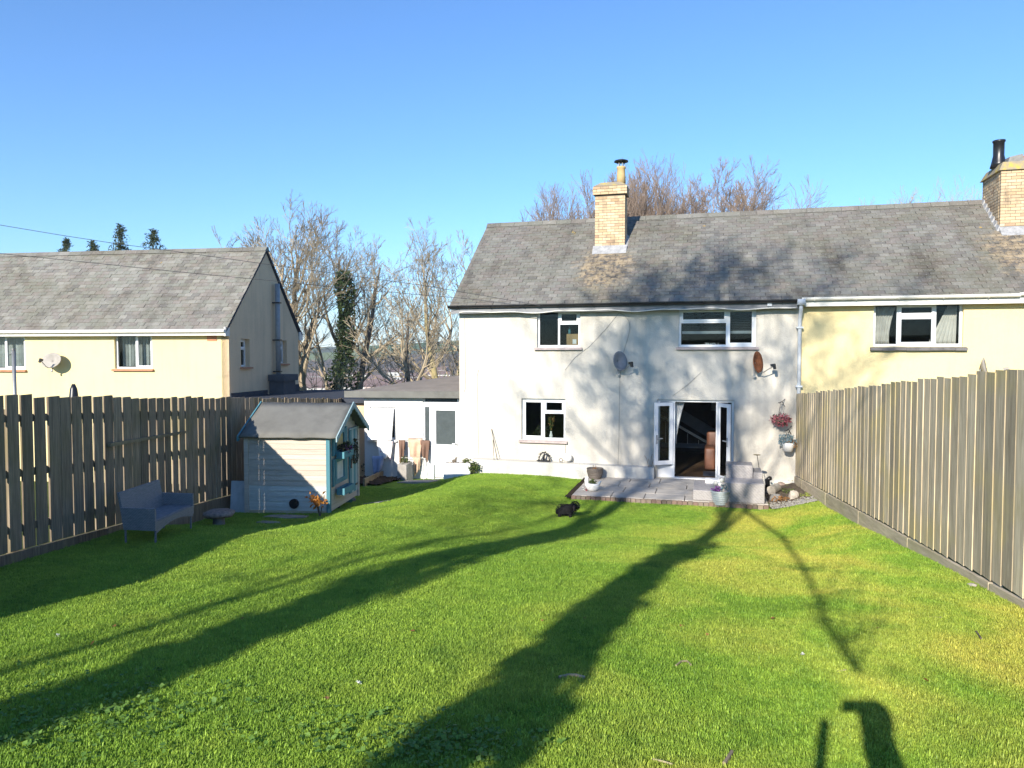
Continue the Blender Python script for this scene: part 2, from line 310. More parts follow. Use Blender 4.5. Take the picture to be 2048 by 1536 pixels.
# ------------------------------------------------------------------ mesh builder
class MB:
    def __init__(s): s.v = []; s.f = []
    def add(s, vs_, fs):
        o = len(s.v); s.v += [tuple(x) for x in vs_]; s.f += [tuple(i + o for i in f) for f in fs]
    def box(s, c, d, rot=None):
        h = [x / 2 for x in d]; vv = []
        for z in (-1, 1):
            for y in (-1, 1):
                for x in (-1, 1):
                    p = Vector((x * h[0], y * h[1], z * h[2]))
                    if rot is not None: p = rot @ p
                    vv.append(p + Vector(c))
        s.add(vv, [(0, 2, 3, 1), (4, 5, 7, 6), (0, 1, 5, 4), (2, 6, 7, 3), (0, 4, 6, 2), (1, 3, 7, 5)]); return s
    def bb(s, x0, x1, y0, y1, z0, z1): return s.box(((x0 + x1) / 2, (y0 + y1) / 2, (z0 + z1) / 2), (x1 - x0, y1 - y0, z1 - z0))
    def hexa(s, p8): s.add(p8, [(0, 2, 3, 1), (4, 5, 7, 6), (0, 1, 5, 4), (2, 6, 7, 3), (0, 4, 6, 2), (1, 3, 7, 5)]); return s
    def quad(s, a, b, c, d): s.add([a, b, c, d], [(0, 1, 2, 3)]); return s
    def tube(s, pts, rad, n=8, cap=True):
        pts = [Vector(p) for p in pts]; m = len(pts)
        if not hasattr(rad, '__len__'): rad = [rad] * m
        o = len(s.v); prev = None
        for i in range(m):
            d = (pts[min(i + 1, m - 1)] - pts[max(i - 1, 0)])
            d = d.normalized() if d.length > 1e-9 else Vector((0, 0, 1))
            if prev is None:
                a = d.orthogonal().normalized()
            else:
                a = prev - d * prev.dot(d); a = a.normalized() if a.length > 1e-6 else d.orthogonal().normalized()
            prev = a; b = d.cross(a)
            for k in range(n):
                t = 2 * math.pi * k / n
                s.v.append(tuple(pts[i] + (a * math.cos(t) + b * math.sin(t)) * rad[i]))
        for i in range(m - 1):
            for k in range(n):
                k2 = (k + 1) % n
                s.f.append((o + i * n + k, o + i * n + k2, o + (i + 1) * n + k2, o + (i + 1) * n + k))
        if cap and n > 2:
            s.f.append(tuple(o + k for k in reversed(range(n)))); s.f.append(tuple(o + (m - 1) * n + k for k in range(n)))
        return s
    def lathe(s, prof, c=(0, 0, 0), n=20, sx=1, sy=1):
        o = len(s.v); m = len(prof)
        for r_, z in prof:
            for k in range(n):
                t = 2 * math.pi * k / n; s.v.append((c[0] + r_ * sx * math.cos(t), c[1] + r_ * sy * math.sin(t), c[2] + z))
        for i in range(m - 1):
            for k in range(n):
                k2 = (k + 1) % n; s.f.append((o + i * n + k, o + i * n + k2, o + (i + 1) * n + k2, o + (i + 1) * n + k))
        s.f.append(tuple(o + k for k in reversed(range(n)))); s.f.append(tuple(o + (m - 1) * n + k for k in range(n))); return s
    def blob(s, c, r, rng, n=10, m=7, jit=.15):
        o = len(s.v); rr = r if hasattr(r, '__len__') else (r, r, r)
        for i in range(m + 1):
            ph = math.pi * i / m
            for k in range(n):
                t = 2 * math.pi * k / n; j = 1 + rng.uniform(-jit, jit)
                s.v.append((c[0] + rr[0] * j * math.sin(ph) * math.cos(t), c[1] + rr[1] * j * math.sin(ph) * math.sin(t), c[2] + rr[2] * j * math.cos(ph)))
        for i in range(m):
            for k in range(n):
                k2 = (k + 1) % n; s.f.append((o + i * n + k, o + (i + 1) * n + k, o + (i + 1) * n + k2, o + i * n + k2))
        return s
    def leaf(s, p, size, rng, up=.0, asp=.6):
        d = Vector((rng.gauss(0, 1), rng.gauss(0, 1), rng.gauss(0, 1) + up)).normalized(); a = d.orthogonal().normalized()
        a = Quaternion(d, rng.uniform(0, 6.28)) @ a; b = d.cross(a); sz = size * rng.uniform(.6, 1.3); p = Vector(p)
        s.add([p, p + a * sz * .5 + b * sz * asp * .5 + d * sz * .08, p + a * sz, p + a * sz * .5 - b * sz * asp * .5 + d * sz * .08], [(0, 1, 2), (0, 2, 3)]); return s
    def leaves(s, c, r, n, size, rng, shell=.4, up=.0):
        for _ in range(n):
            d = Vector((rng.gauss(0, 1), rng.gauss(0, 1), rng.gauss(0, 1))).normalized() * (shell + (1 - shell) * rng.random() ** .5)
            s.leaf((c[0] + d.x * r[0], c[1] + d.y * r[1], c[2] + d.z * r[2]), size, rng, up)
        return s
    def mesh(s, name, mat, shift=(0, 0, 0), smooth=False):
        me = bpy.data.meshes.new(name)
        if shift != (0, 0, 0): vv = [(x - shift[0], y - shift[1], z - shift[2]) for x, y, z in s.v]
        else: vv = s.v
        me.from_pydata(vv, [], s.f)
        if mat: me.materials.append(M(mat))
        if smooth: me.polygons.foreach_set('use_smooth', [True] * len(me.polygons))
        me.update(); return me
    def build(s, name, mat, parent=None, shift=(0, 0, 0), smooth=False):
        if parent is not None and shift == (0, 0, 0): shift = tuple(parent.get('_s', (0, 0, 0)))
        o = bpy.data.objects.new(name, s.mesh(name, mat, shift, smooth)); COL.objects.link(o)
        if parent is not None:
            o.parent = parent
            if '_s' in parent: o['_s'] = parent['_s']
        return o
def tag(o, label, cat, group=None, kind=None):
    if label: o['label'] = label
    if cat: o['category'] = cat
    if group: o['group'] = group
    if kind: o['kind'] = kind
    return o
def thing(name, label, cat, loc=(0, 0, 0), rz=0.0, group=None, world=False):
    o = bpy.data.objects.new(name, None); COL.objects.link(o); o.empty_display_size = .2
    o.location = loc; o.rotation_euler = (0, 0, rz); tag(o, label, cat, group)
    if world: o['_s'] = tuple(float(x) for x in loc)   # parts are given in world coordinates
    return o
def piece(name, me, parent, loc, rot=(0, 0, 0), scale=(1, 1, 1)):
    o = bpy.data.objects.new(name, me); COL.objects.link(o); o.parent = parent
    s_ = parent.get('_s', (0, 0, 0)); o.location = (loc[0] - s_[0], loc[1] - s_[1], loc[2] - s_[2])
    o.rotation_euler = rot; o.scale = scale; return o
def single(name, mb, mat, label, cat, group=None, loc=(0, 0, 0), rz=0, smooth=False, kind=None):
    o = mb.build(name, mat, None, (0, 0, 0), smooth); o.location = loc; o.rotation_euler = (0, 0, rz)
    return tag(o, label, cat, group, kind)
def Rz(a): return Matrix.Rotation(a, 3, 'Z')
# ================================================================== SETTING
def grid_mesh(name, xs, ys, zf, mat, smooth=True):
    X, Y = np.meshgrid(xs, ys); Z = zf(X, Y)
    v = np.stack([X, Y, Z], -1).reshape(-1, 3); nx, ny = len(xs), len(ys)
    f = [(j * nx + i, j * nx + i + 1, (j + 1) * nx + i + 1, (j + 1) * nx + i) for j in range(ny - 1) for i in range(nx - 1)]
    me = bpy.data.meshes.new(name); me.from_pydata(v.tolist(), [], f); me.materials.append(M(mat))
    if smooth: me.polygons.foreach_set('use_smooth', [True] * len(f))
    o = bpy.data.objects.new(name, me); COL.objects.link(o); return o
xs = np.unique(np.concatenate([np.linspace(-16, 10, 80), np.linspace(-60, 40, 51), np.linspace(-900, 600, 76), [-2500, 2500]]))
ys = np.unique(np.concatenate([np.linspace(-12, 30, 106), np.linspace(30, 160, 53), np.linspace(160, 1200, 105), [-60, 1600, 3000]]))

# fence lines on the lawn
LA, LB = G(0, 1135), G(460, 995); LD = (LB - LA); LD.z = 0; LD.normalize()
RA, RB = Vector((2.757, 7.566, .820)), Vector((2.005, 18.94, .079)); RD = (RB - RA); RD.z = 0; RD.normalize()
DIP = .25
def lx(y): return LA.x + LD.x / LD.y * (y - LA.y)
def rx(y): return RA.x + RD.x / RD.y * (y - RA.y)
tag(grid_mesh('ground', xs, ys, terrain_z, 'terrain'), 'sloping ground falling away to a valley and far fields', None, kind='structure')
PATIO = (-2.95, 1.2, 16.05, YF)          # x0, x1, y0, y1
def on_lawn(x, y):
    if y > 18.6 and x > -6.4: return False
    if y > 19.7: return False
    if PATIO[0] - .12 < x < 2.1 and y > PATIO[2] - .08: return False
    if x < -6.75 and y > 17.2 and not (x > -7.4 and y < 18.2): return False
    return True
# lawn: one sheet between the fences
yl = np.concatenate([np.linspace(-6, 3, 16), np.linspace(3.2, 19.8, 120)]); nxl = 70
vv, ff = [], []
for j, y in enumerate(yl):
    for i in range(nxl + 1):
        x = lx(y) + .02 + (rx(y) - lx(y) - .04) * i / nxl
        vv.append((x, y, float(lawn_z(x, y)) + .012 * math.sin(x * 2.1 + y) * math.sin(y * 1.7 - x)))
for j in range(len(yl) - 1):
    for i in range(nxl): a = j * (nxl + 1) + i; ff.append((a, a + 1, a + nxl + 2, a + nxl + 1))
me = bpy.data.meshes.new('lawn'); me.from_pydata(vv, [], ff); me.materials.append(M('lawn_soil')); me.polygons.foreach_set('use_smooth', [True] * len(ff))
lawn = bpy.data.objects.new('lawn', me); COL.objects.link(lawn); tag(lawn, 'sloping green lawn between the two wooden fences', None, kind='structure')

def grass():
    rng = random.Random(5); tufts = bpy.data.collections.new('grass_tufts')
    for k in range(6):
        b = MB(); n_ = 26
        for _ in range(n_):
            a = rng.uniform(0, 6.28); rr = .075 * rng.random() ** .6; px, py = rr * math.cos(a), rr * math.sin(a)
            h = rng.uniform(.012, .028) * (1.0 if k < 4 else 1.45); la = rng.uniform(0, 6.28); ln = rng.uniform(.15, .9) * h
            w_ = rng.uniform(.0016, .0034); ox, oy = -math.sin(la) * w_, math.cos(la) * w_; dx, dy = math.cos(la) * ln, math.sin(la) * ln
            b.add([(px - ox, py - oy, -.006), (px + ox, py + oy, -.006), (px + dx * .4 + ox * .9, py + dy * .4 + oy * .9, h * .65), (px + dx * .4 - ox * .9, py + dy * .4 - oy * .9, h * .65), (px + dx, py + dy, h)], [(0, 1, 2, 3), (3, 2, 4)])
        o = bpy.data.objects.new('grass_tuft', b.mesh('grass_tuft', 'grass_blade')); tufts.objects.link(o)
    # emitter: the same sheet with a density that follows where grass grows
    em = bpy.data.meshes.new('grass'); em.from_pydata(vv, [], ff); em.materials.append(M('grass_blade'))
    at_ = em.attributes.new('dens', 'FLOAT', 'POINT'); d = []
    for x, y, z in vv:
        q = 0.0
        if y > 1.5 and on_lawn(x, y): q = 1900 if y < 7 else (1300 if y < 11 else 900)
        ed = min(x - lx(y), rx(y) - x)
        if ed < .3: q *= .6
        d.append(q)
    at_.data.foreach_set('value', d)
    go = bpy.data.objects.new('grass', em); COL.objects.link(go)
    tag(go, 'short mown grass blades covering the garden lawn', 'grass', kind='stuff')
    ng = bpy.data.node_groups.new('grass_scatter', 'GeometryNodeTree')
    ng.interface.new_socket('Geometry', in_out='INPUT', socket_type='NodeSocketGeometry'); ng.interface.new_socket('Geometry', in_out='OUTPUT', socket_type='NodeSocketGeometry')
    N = ng.nodes; L = ng.links; gi = N.new('NodeGroupInput'); g2 = N.new('NodeGroupOutput')
    dp = N.new('GeometryNodeDistributePointsOnFaces'); na = N.new('GeometryNodeInputNamedAttribute'); na.data_type = 'FLOAT'; na.inputs[0].default_value = 'dens'
    L.new(gi.outputs[0], dp.inputs['Mesh']); L.new(na.outputs[0], dp.inputs['Density'])
    ci = N.new('GeometryNodeCollectionInfo'); ci.inputs[0].default_value = tufts; ci.inputs[1].default_value = True; ci.inputs[2].default_value = True
    ip = N.new('GeometryNodeInstanceOnPoints'); ip.inputs['Pick Instance'].default_value = True
    rv = N.new('FunctionNodeRandomValue'); rv.data_type = 'FLOAT_VECTOR'; rv.inputs[0].default_value = (-.12, -.12, 0); rv.inputs[1].default_value = (.12, .12, 6.28)
    rs = N.new('FunctionNodeRandomValue'); rs.data_type = 'FLOAT'; rs.inputs[2].default_value = .5; rs.inputs[3].default_value = 1.0
    L.new(dp.outputs[0], ip.inputs['Points']); L.new(ci.outputs[0], ip.inputs['Instance']); L.new(rv.outputs[0], ip.inputs['Rotation']); L.new(rs.outputs[1], ip.inputs['Scale'])
    L.new(ip.outputs[0], g2.inputs[0])
    md = go.modifiers.new('scatter', 'NODES'); md.node_group = ng
grass()

# ------------------------------------------------------------------ building helpers
def xf(mb, T):
    mb.v = [tuple(T(*p)) for p in mb.v]; return mb
def wall_holes(mb, T, u0, u1, v0, v1, holes, th):
    us = sorted({u0, u1, *[h[0] for h in holes], *[h[1] for h in holes]}); vs_ = sorted({v0, v1, *[h[2] for h in holes], *[h[3] for h in holes]})
    def q(*p): mb.add([T(*a) for a in p], [(0, 1, 2, 3)])
    for i in range(len(us) - 1):
        for j in range(len(vs_) - 1):
            a, b, c, d = us[i], us[i + 1], vs_[j], vs_[j + 1]; mu, mv = (a + b) / 2, (c + d) / 2
            if any(h[0] < mu < h[1] and h[2] < mv < h[3] for h in holes): continue
            q((a, c, 0), (b, c, 0), (b, d, 0), (a, d, 0)); q((a, c, -th), (a, d, -th), (b, d, -th), (b, c, -th))
    for a, b, c, d in holes:
        q((a, c, 0), (a, d, 0), (a, d, -th), (a, c, -th)); q((b, c, 0), (b, c, -th), (b, d, -th), (b, d, 0))
        q((a, d, 0), (b, d, 0), (b, d, -th), (a, d, -th)); q((a, c, 0), (a, c, -th), (b, c, -th), (b, c, 0))
    q((u0, v0, 0), (u0, v1, 0), (u0, v1, -th), (u0, v0, -th)); q((u1, v0, 0), (u1, v0, -th), (u1, v1, -th), (u1, v1, 0))
    q((u0, v1, 0), (u1, v1, 0), (u1, v1, -th), (u0, v1, -th))
def window(parent, T, w_, h_, lights, sill=None, glass='glass', fr=.055, sash=.045, inset=.09, sill_h=.07, sill_d=.09):
    """lights: (u0,u1,v0,v1,opens) as fractions; T maps (u, v, outward) to the parent's frame"""
    f = MB(); n0, n1 = -inset - .06, -inset
    f.bb(0, fr, 0, h_, n0, n1); f.bb(w_ - fr, w_, 0, h_, n0, n1); f.bb(fr, w_ - fr, 0, fr, n0, n1); f.bb(fr, w_ - fr, h_ - fr, h_, n0, n1)
    def rect(l): return l[0] * w_ + (fr if l[0] == 0 else fr * .45), l[1] * w_ - (fr if l[1] == 1 else fr * .45), l[2] * h_ + (fr if l[2] == 0 else fr * .45), l[3] * h_ - (fr if l[3] == 1 else fr * .45)
    ue = sorted({l[0] for l in lights} - {0})
    for u in ue:
        f.bb(u * w_ - fr * .45, u * w_ + fr * .45, fr, h_ - fr, n0 + .001, n1 + .001)
    for l in lights:
        if l[2] > 0: a, b, c, d = rect(l); f.bb(a, b, l[2] * h_ - fr * .45, l[2] * h_ + fr * .45, n0 + .002, n1 - .002)
    wo = xf(f, T).build('window', 'upvc', parent)
    for l in lights:
        a, b, c, d = rect(l); e = .002
        if l[4]:
            s_ = MB(); p0, p1 = n1 - .045, n1 + .018
            s_.bb(a - .01, a + sash, c - .01, d + .01, p0, p1); s_.bb(b - sash, b + .01, c - .01, d + .01, p0, p1); s_.bb(a + sash, b - sash, c - .01, c + sash, p0, p1); s_.bb(a + sash, b - sash, d - sash, d + .01, p0, p1)
            so_ = xf(s_, T).build('sash', 'upvc', wo); a += sash - e; b -= sash - e; c += sash - e; d -= sash - e
            xf(MB().bb(a, b, c, d, n1 - .02, n1 - .008), T).build('pane', glass, wo)
        else:
            xf(MB().bb(a - e, b + e, c - e, d + e, n1 - .035, n1 - .023), T).build('pane', glass, wo)
    if sill:
        s_ = MB(); s_.hexa([(-.06, -sill_h, -inset), (w_ + .06, -sill_h, -inset), (-.06, 0.002, -inset), (w_ + .06, 0.002, -inset), (-.06, -sill_h, sill_d), (w_ + .06, -sill_h, sill_d), (-.06, -.02, sill_d), (w_ + .06, -.02, sill_d)])
        xf(s_, T).build('sill', sill, wo)
    return wo
def slates(roof, T, x0, x1, ye, ze, yr, zr, gauge, wid, mat, seed, nparts=300, vis=None, hole=None, jl=False, jr=False):
    """slate courses on the slope from the eave (ye, ze) up to the ridge (yr, zr); T maps to the parent's frame (rotation about Z and shift)"""
    rng = random.Random(seed); L = math.hypot(yr - ye, zr - ze); sl = math.atan2(zr - ze, yr - ye); nc = int(L / gauge); gauge = L / nc
    lay = []
    for c in range(nc):
        off = (c % 2) * wid / 2; x = x0 - off
        while x < x1 - .02:
            a = max(x, x0); b = x + wid if jr else min(x + wid, x1)
            if b - a > .05 and not (jl and x < x0 - .01): lay.append((c, a, b))
            x += wid
    me_full = MB().box((0, gauge * .62, 0), (wid - .008, gauge * 1.28, .014)).mesh('slate', mat)
    part_set = [l for l in lay if abs(l[2] - l[1] - wid) < 1e-4 and (vis is None or vis[0] < l[1] < vis[1])][:nparts]
    ps = set(part_set); rest = MB(); tilt = math.radians(3.4); s0, c0 = math.sin(sl), math.cos(sl)
    for l in lay:
        c, a, b = l; d = c * gauge; y = ye + d * c0; z = ze + d * s0; cx = (a + b) / 2
        if hole and hole[0] < cx < hole[1] and hole[2] < y + .1 < hole[3]: continue
        j = rng.uniform(-.004, .004); tl = tilt + rng.uniform(-.008, .014); lift = .016 + rng.uniform(0, .006); ry = rng.uniform(-.004, .004)
        p = (cx + rng.uniform(-.003, .003), y - s0 * lift - j * c0, z + c0 * lift + j * s0)
        if l in ps:
            q, rz_ = T(*p); piece('slate', me_full, roof, q, (sl - tl, ry, rz_))
        else:
            m3 = Matrix.Rotation(sl - tl, 3, 'X'); k = MB().box((0, gauge * .62, 0), (b - a - .008, gauge * 1.28, .014), None)
            for vtx in k.v[:]: pass
            k.v = [tuple(T(*(m3 @ Vector(v_) + Vector(p)))[0]) for v_ in k.v]; rest.add(k.v, k.f)
    o = rest.build('slates', mat, roof); o['kind'] = 'stuff'; o['label'] = 'smaller and farther roof slates'
def bricks(ch, x0, x1, y0, y1, z0, z1, faces, seed, mat='brick'):
    rng = random.Random(seed); bl, bh, bd, jt = .213, .065, .10, .011
    me = MB().box((0, 0, 0), (bl, bd, bh)).mesh('brick', mat); mh = MB().box((0, 0, 0), (bd, bd, bh)).mesh('brick', mat)
    z = z0 + bh / 2; c = 0
    while z < z1 - bh * .4:
        def row(u0, u1, put):
            u = u0 - (bl + jt) / 2 * (c % 2)
            while u < u1 - .03:
                a, b = max(u, u0), min(u + bl, u1)
                if b - a > .04: put((a + b) / 2, b - a)
                u += bl + jt
        jit = lambda: rng.uniform(-.003, .003)
        if 'f' in faces: row(x0, x1, lambda u, l: piece('brick', me, ch, (u, y0 + bd / 2 - .006 + jit(), z), (0, 0, 0), (l / bl, 1, 1)))
        if 'r' in faces: row(y0 + bd + .004, y1, lambda u, l: piece('brick', me, ch, (x1 - bd / 2 + .006 + jit(), u, z), (0, 0, math.pi / 2), (l / bl, 1, 1)))
        if 'l' in faces: row(y0 + bd + .004, y1, lambda u, l: piece('brick', me, ch, (x0 + bd / 2 - .006 + jit(), u, z), (0, 0, math.pi / 2), (l / bl, 1, 1)))
        z += bh + jt; c += 1
def front(x0, z0, Y=YF): return lambda u, v, n: (x0 + u, Y - n, z0 + v)
def chimney(house, x0, x1, y0, y1, zb, zt, faces, seed, steps=True):
    ch = MB().bb(x0 + .004, x1 - .004, y0 + .004, y1, zb, zt - .02).build('chimney', 'mortar', house)
    bricks(ch, x0, x1, y0, y1, zb, zt, faces, seed)
    return ch
ident = lambda *p: (p, 0.0)

# ------------------------------------------------------------------ white house
XL, XR, YB = -6.55, 2.10, 25.4
ye, ze, yr, zr = YF - .28, 4.40, 22.17, 7.12; ROOF_M = (zr - ze) / (yr - ye)
def roof_z(y): return ze + ROOF_M * (y - ye)
house = thing('white_house', 'white rendered two storey house with grey slate roof and open French doors', 'house', (-2.2, YF, 0), world=True)
W1, W2, W3 = (-4.40, -3.26, 3.30, 4.26), (-.77, 1.07, 3.30, 4.26), (-4.82, -3.64, .86, 1.95); DR = (-1.28, .58, 0.0, 1.98)
mb = MB(); T0 = front(0, 0)
wall_holes(mb, T0, XL, XR, -.7, 4.36, [W1, W2, W3, DR], .28)
mb.bb(XL, XL + .28, YF + .285, YB, -.7, 4.36); mb.bb(XR - .12, XR, YF + .285, YB, -.7, 4.36); mb.bb(XL + .285, XR - .125, YB - .28, YB, -.7, 4.36)
for x in (XL + .14,): mb.add([(x - .14, YF, 4.36), (x - .14, YB, 4.36), (x - .14, yr, zr - .12), (x + .14, YF, 4.36), (x + .14, YB, 4.36), (x + .14, yr, zr - .12)], [(0, 1, 2), (3, 5, 4), (0, 2, 5, 3), (1, 4, 5, 2)])
mb.build('wall', 'white_render', house)
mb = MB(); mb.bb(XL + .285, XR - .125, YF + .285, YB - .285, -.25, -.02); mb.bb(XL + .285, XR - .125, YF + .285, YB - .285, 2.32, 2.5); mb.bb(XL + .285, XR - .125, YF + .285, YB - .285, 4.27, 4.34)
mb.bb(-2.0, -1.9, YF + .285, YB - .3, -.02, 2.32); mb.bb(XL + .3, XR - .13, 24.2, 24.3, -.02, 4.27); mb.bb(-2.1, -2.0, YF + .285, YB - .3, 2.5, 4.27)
mb.build('interior', 'shade_interior', house)
MB().bb(-1.89, XR - .13, YF + .01, 24.19, -.019, -.004).build('floor', 'interior_floor', house)
for (a, b, c, d), li in ((W1, [(0, .5, 0, 1, 0), (.5, 1, 0, .64, 0), (.5, 1, .64, 1, 1)]), (W2, [(0, .63, 0, .64, 0), (0, .63, .64, 1, 1), (.63, 1, 0, 1, 1)]), (W3, [(0, .5, 0, 1, 1), (.5, 1, 0, .66, 0), (.5, 1, .66, 1, 1)])):
    window(house, front(a, c), b - a, d - c, li, 'sill_pink')
MB().hexa([(-6.1, YF - .30, -.5), (-1.34, YF - .26, -.5), (-6.1, YF + .001, -.5), (-1.34, YF + .001, -.5), (-6.1, YF - .30, .33), (-1.34, YF - .26, .27), (-6.1, YF + .001, .34), (-1.34, YF + .001, .28)]).build('plinth', 'plinth_render', house)
MB().bb(.66, XR - .01, YF - .04, YF + .001, -.5, .06).build('plinth', 'plinth_render', house)
rf = MB(); rf.hexa([(XL - .16, ye + .03, ze - .07), (XR, ye + .03, ze - .07), (XL - .16, yr, zr - .10), (XR, yr, zr - .10), (XL - .16, ye + .03, ze - .01), (XR, ye + .03, ze - .01), (XL - .16, yr, zr - .02), (XR, yr, zr - .02)])
rf.hexa([(XL - .16, yr, zr - .10), (XR, yr, zr - .10), (XL - .16, 25.65, ze - .07), (XR, 25.65, ze - .07), (XL - .16, yr, zr - .02), (XR, yr, zr - .02), (XL - .16, 25.65, ze - .01), (XR, 25.65, ze - .01)])
roof = rf.build('roof', 'felt_dark', house)
slates(roof, ident, XL - .17, XR, ye, ze, yr - .06, zr - .05, .148, (XR - XL + .17) / 37, 'slate', 3, jr=True)
for i in range(20):      # ridge tiles
    a = XL - .17 + i * .441; t = MB(); t.hexa([(a, yr - .17, zr - .09), (a + .433, yr - .17, zr - .09), (a, yr + .17, zr - .09), (a + .433, yr + .17, zr - .09), (a, yr - .03, zr + .055), (a + .433, yr - .03, zr + .055), (a, yr + .03, zr + .055), (a + .433, yr + .03, zr + .055)])
    t.build('ridge_tile', 'slate', roof)
ch = chimney(house, -3.16, -2.33, 20.78, 21.3, 6.0, 7.55, 'fr', 11)
c2 = MB().bb(-3.15, -2.34, 20.785, 21.29, 7.55, 7.63); c2.build('chimney_neck', 'mortar', house)
bricks(ch, -3.215, -2.275, 20.725, 21.35, 7.565, 7.80, 'fr', 12)
MB().bb(-3.2, -2.29, 20.74, 21.33, 7.56, 7.80).build('chimney_head', 'mortar', house)
cp = MB(); cp.hexa([(-3.2, 20.74, 7.803), (-2.29, 20.74, 7.803), (-3.2, 21.33, 7.803), (-2.29, 21.33, 7.803), (-3.02, 20.88, 7.92), (-2.47, 20.88, 7.92), (-3.02, 21.2, 7.92), (-2.47, 21.2, 7.92)])
cp.build('chimney_cap', 'lichen_cap', house)
pot = MB().lathe([(.125, 0), (.12, .3), (.11, .44), (.13, .46), (.13, .5), (.09, .5)], (-2.47, 21.03, 7.86), 18).build('chimney_pot', 'clay_pot', house, smooth=True)
cw = MB().lathe([(.10, .5), (.10, .53)], (-2.47, 21.03, 7.84), 14).lathe([(.05, .66), (.20, .66), (.19, .69), (.06, .73), (.01, .74)], (-2.47, 21.03, 7.84), 18)
for k in range(6): cw.box((-2.47 + .095 * math.cos(k * 1.047), 21.03 + .095 * math.sin(k * 1.047), 8.435), (.018, .018, .16))
cw.build('cowl', 'black_plastic', pot)
fl = MB(); rngf = random.Random(4)
for i in range(9):
    a = -3.21 + i * .105; y = 20.72; z_ = roof_z(20.72)
    fl.hexa([(a, y - .16 - rngf.uniform(0, .03), z_ - .10), (a + .105, y - .16 - rngf.uniform(0, .03), z_ - .10), (a, y + .05, z_ + .04), (a + .105, y + .05, z_ + .04), (a, y - .16, z_ - .085), (a + .105, y - .16, z_ - .085), (a, y + .045, z_ + .16), (a + .105, y + .045, z_ + .16)])
fl.hexa([(-2.325, 20.76, roof_z(20.76)), (-2.22, 20.76, roof_z(20.76)), (-2.325, 21.3, roof_z(21.3)), (-2.22, 21.3, roof_z(21.3)), (-2.325, 20.76, roof_z(20.76) + .13), (-2.31, 20.76, roof_z(20.76) + .06), (-2.325, 21.3, roof_z(21.3) + .13), (-2.31, 21.3, roof_z(21.3) + .06)])
fl.build('lead_flashing', 'lead', house)
def gutter(parent, x0, x1, z, mat, y=YF - .33, r=.062, brk=.9):
    g = MB(); n_ = 8; seg = [(math.pi + math.pi * k / n_) for k in range(n_ + 1)]
    for x in (x0, x1): pass
    for k in range(n_):
        a, b = seg[k], seg[k + 1]
        for (r1, sgn) in ((r, 1), (r - .006, -1)):
            q = [(x0, y + r1 * math.cos(a), z + r1 * math.sin(a)), (x1, y + r1 * math.cos(a), z + r1 * math.sin(a)), (x1, y + r1 * math.cos(b), z + r1 * math.sin(b)), (x0, y + r1 * math.cos(b), z + r1 * math.sin(b))]
            g.add(q if sgn < 0 else q[::-1], [(0, 1, 2, 3)])
    g.bb(x0, x1, y - r, y - r + .006, z, z + .012); g.bb(x0, x1, y + r - .006, y + r, z, z + .012)
    o = g.build('gutter', mat, parent)
    x = x0 + .3
    while x < x1:
        b = MB(); b.tube([(x - .02, y + (r + .006) * math.cos(t), z + (r + .006) * math.sin(t)) for t in np.linspace(math.pi, 2 * math.pi, 7)], .012, 5); b.build('bracket', mat, o); x += brk
    return o
gutter(house, XL - .2, 2.02, ze - .005, 'black_plastic')
MB().bb(XL - .14, 2.0, YF - .26, YF - .235, 4.20, 4.37).build('fascia', 'grey_fascia', house)
MB().bb(XL - .14, 2.0, YF - .235, YF - .001, 4.275, 4.295).build('soffit', 'grey_fascia', house)
cb = MB(); rng = random.Random(8)
cb.tube([(XL + x, YF - .275, 4.215 + .02 * math.sin(x * 2.3) + .015 * math.sin(x * 5)) for x in np.linspace(.1, 8.5, 60)], .012, 5); cb.build('fascia_cable', 'white_gutter', house)
MB().bb(1.30, 1.40, YF - .30, YF - .262, 4.26, 4.34).build('alarm_sensor', 'white_pipe', house)
vb = MB()
for i in range(18):
    a, b = i / 18, (i + 1) / 18; y1_, y2_ = ye + (yr - ye) * a, ye + (yr - ye) * b
    vb.hexa([(XL - .175, y1_, roof_z(y1_) - .10), (XL - .145, y1_, roof_z(y1_) - .10), (XL - .175, y2_, roof_z(y2_) - .10), (XL - .145, y2_, roof_z(y2_) - .10), (XL - .175, y1_, roof_z(y1_) - .015), (XL - .145, y1_, roof_z(y1_) - .015), (XL - .175, y2_, roof_z(y2_) - .015), (XL - .145, y2_, roof_z(y2_) - .015)])
vb.build('bargeboard', 'grey_fascia', house)
# cables pinned on the wall
for pts in ([(1240, 626), (1250, 632), (1258, 642), (1260, 655), (1257, 672), (1250, 695), (1246, 708)], [(1240, 742), (1239, 800), (1238, 860), (1236, 930)], [(1238, 626), (1210, 660), (1180, 692), (1150, 715), (1130, 740)], [(957, 740), (954, 752), (955, 800), (956, 860), (957, 912)], [(929, 627), (930, 700), (931, 775), (928, 784)], [(1131, 888), (1131, 915)], [(1402, 745), (1375, 770), (1345, 792)]):
    w_ = MB(); w_.tube([onY(x, y, YF - .012) for x, y in pts], .005 if pts[0][0] > 1000 else .004, 5); w_.build('wall_cable', 'cable_grey' if pts[0][0] > 1000 else 'sill_pink', house)
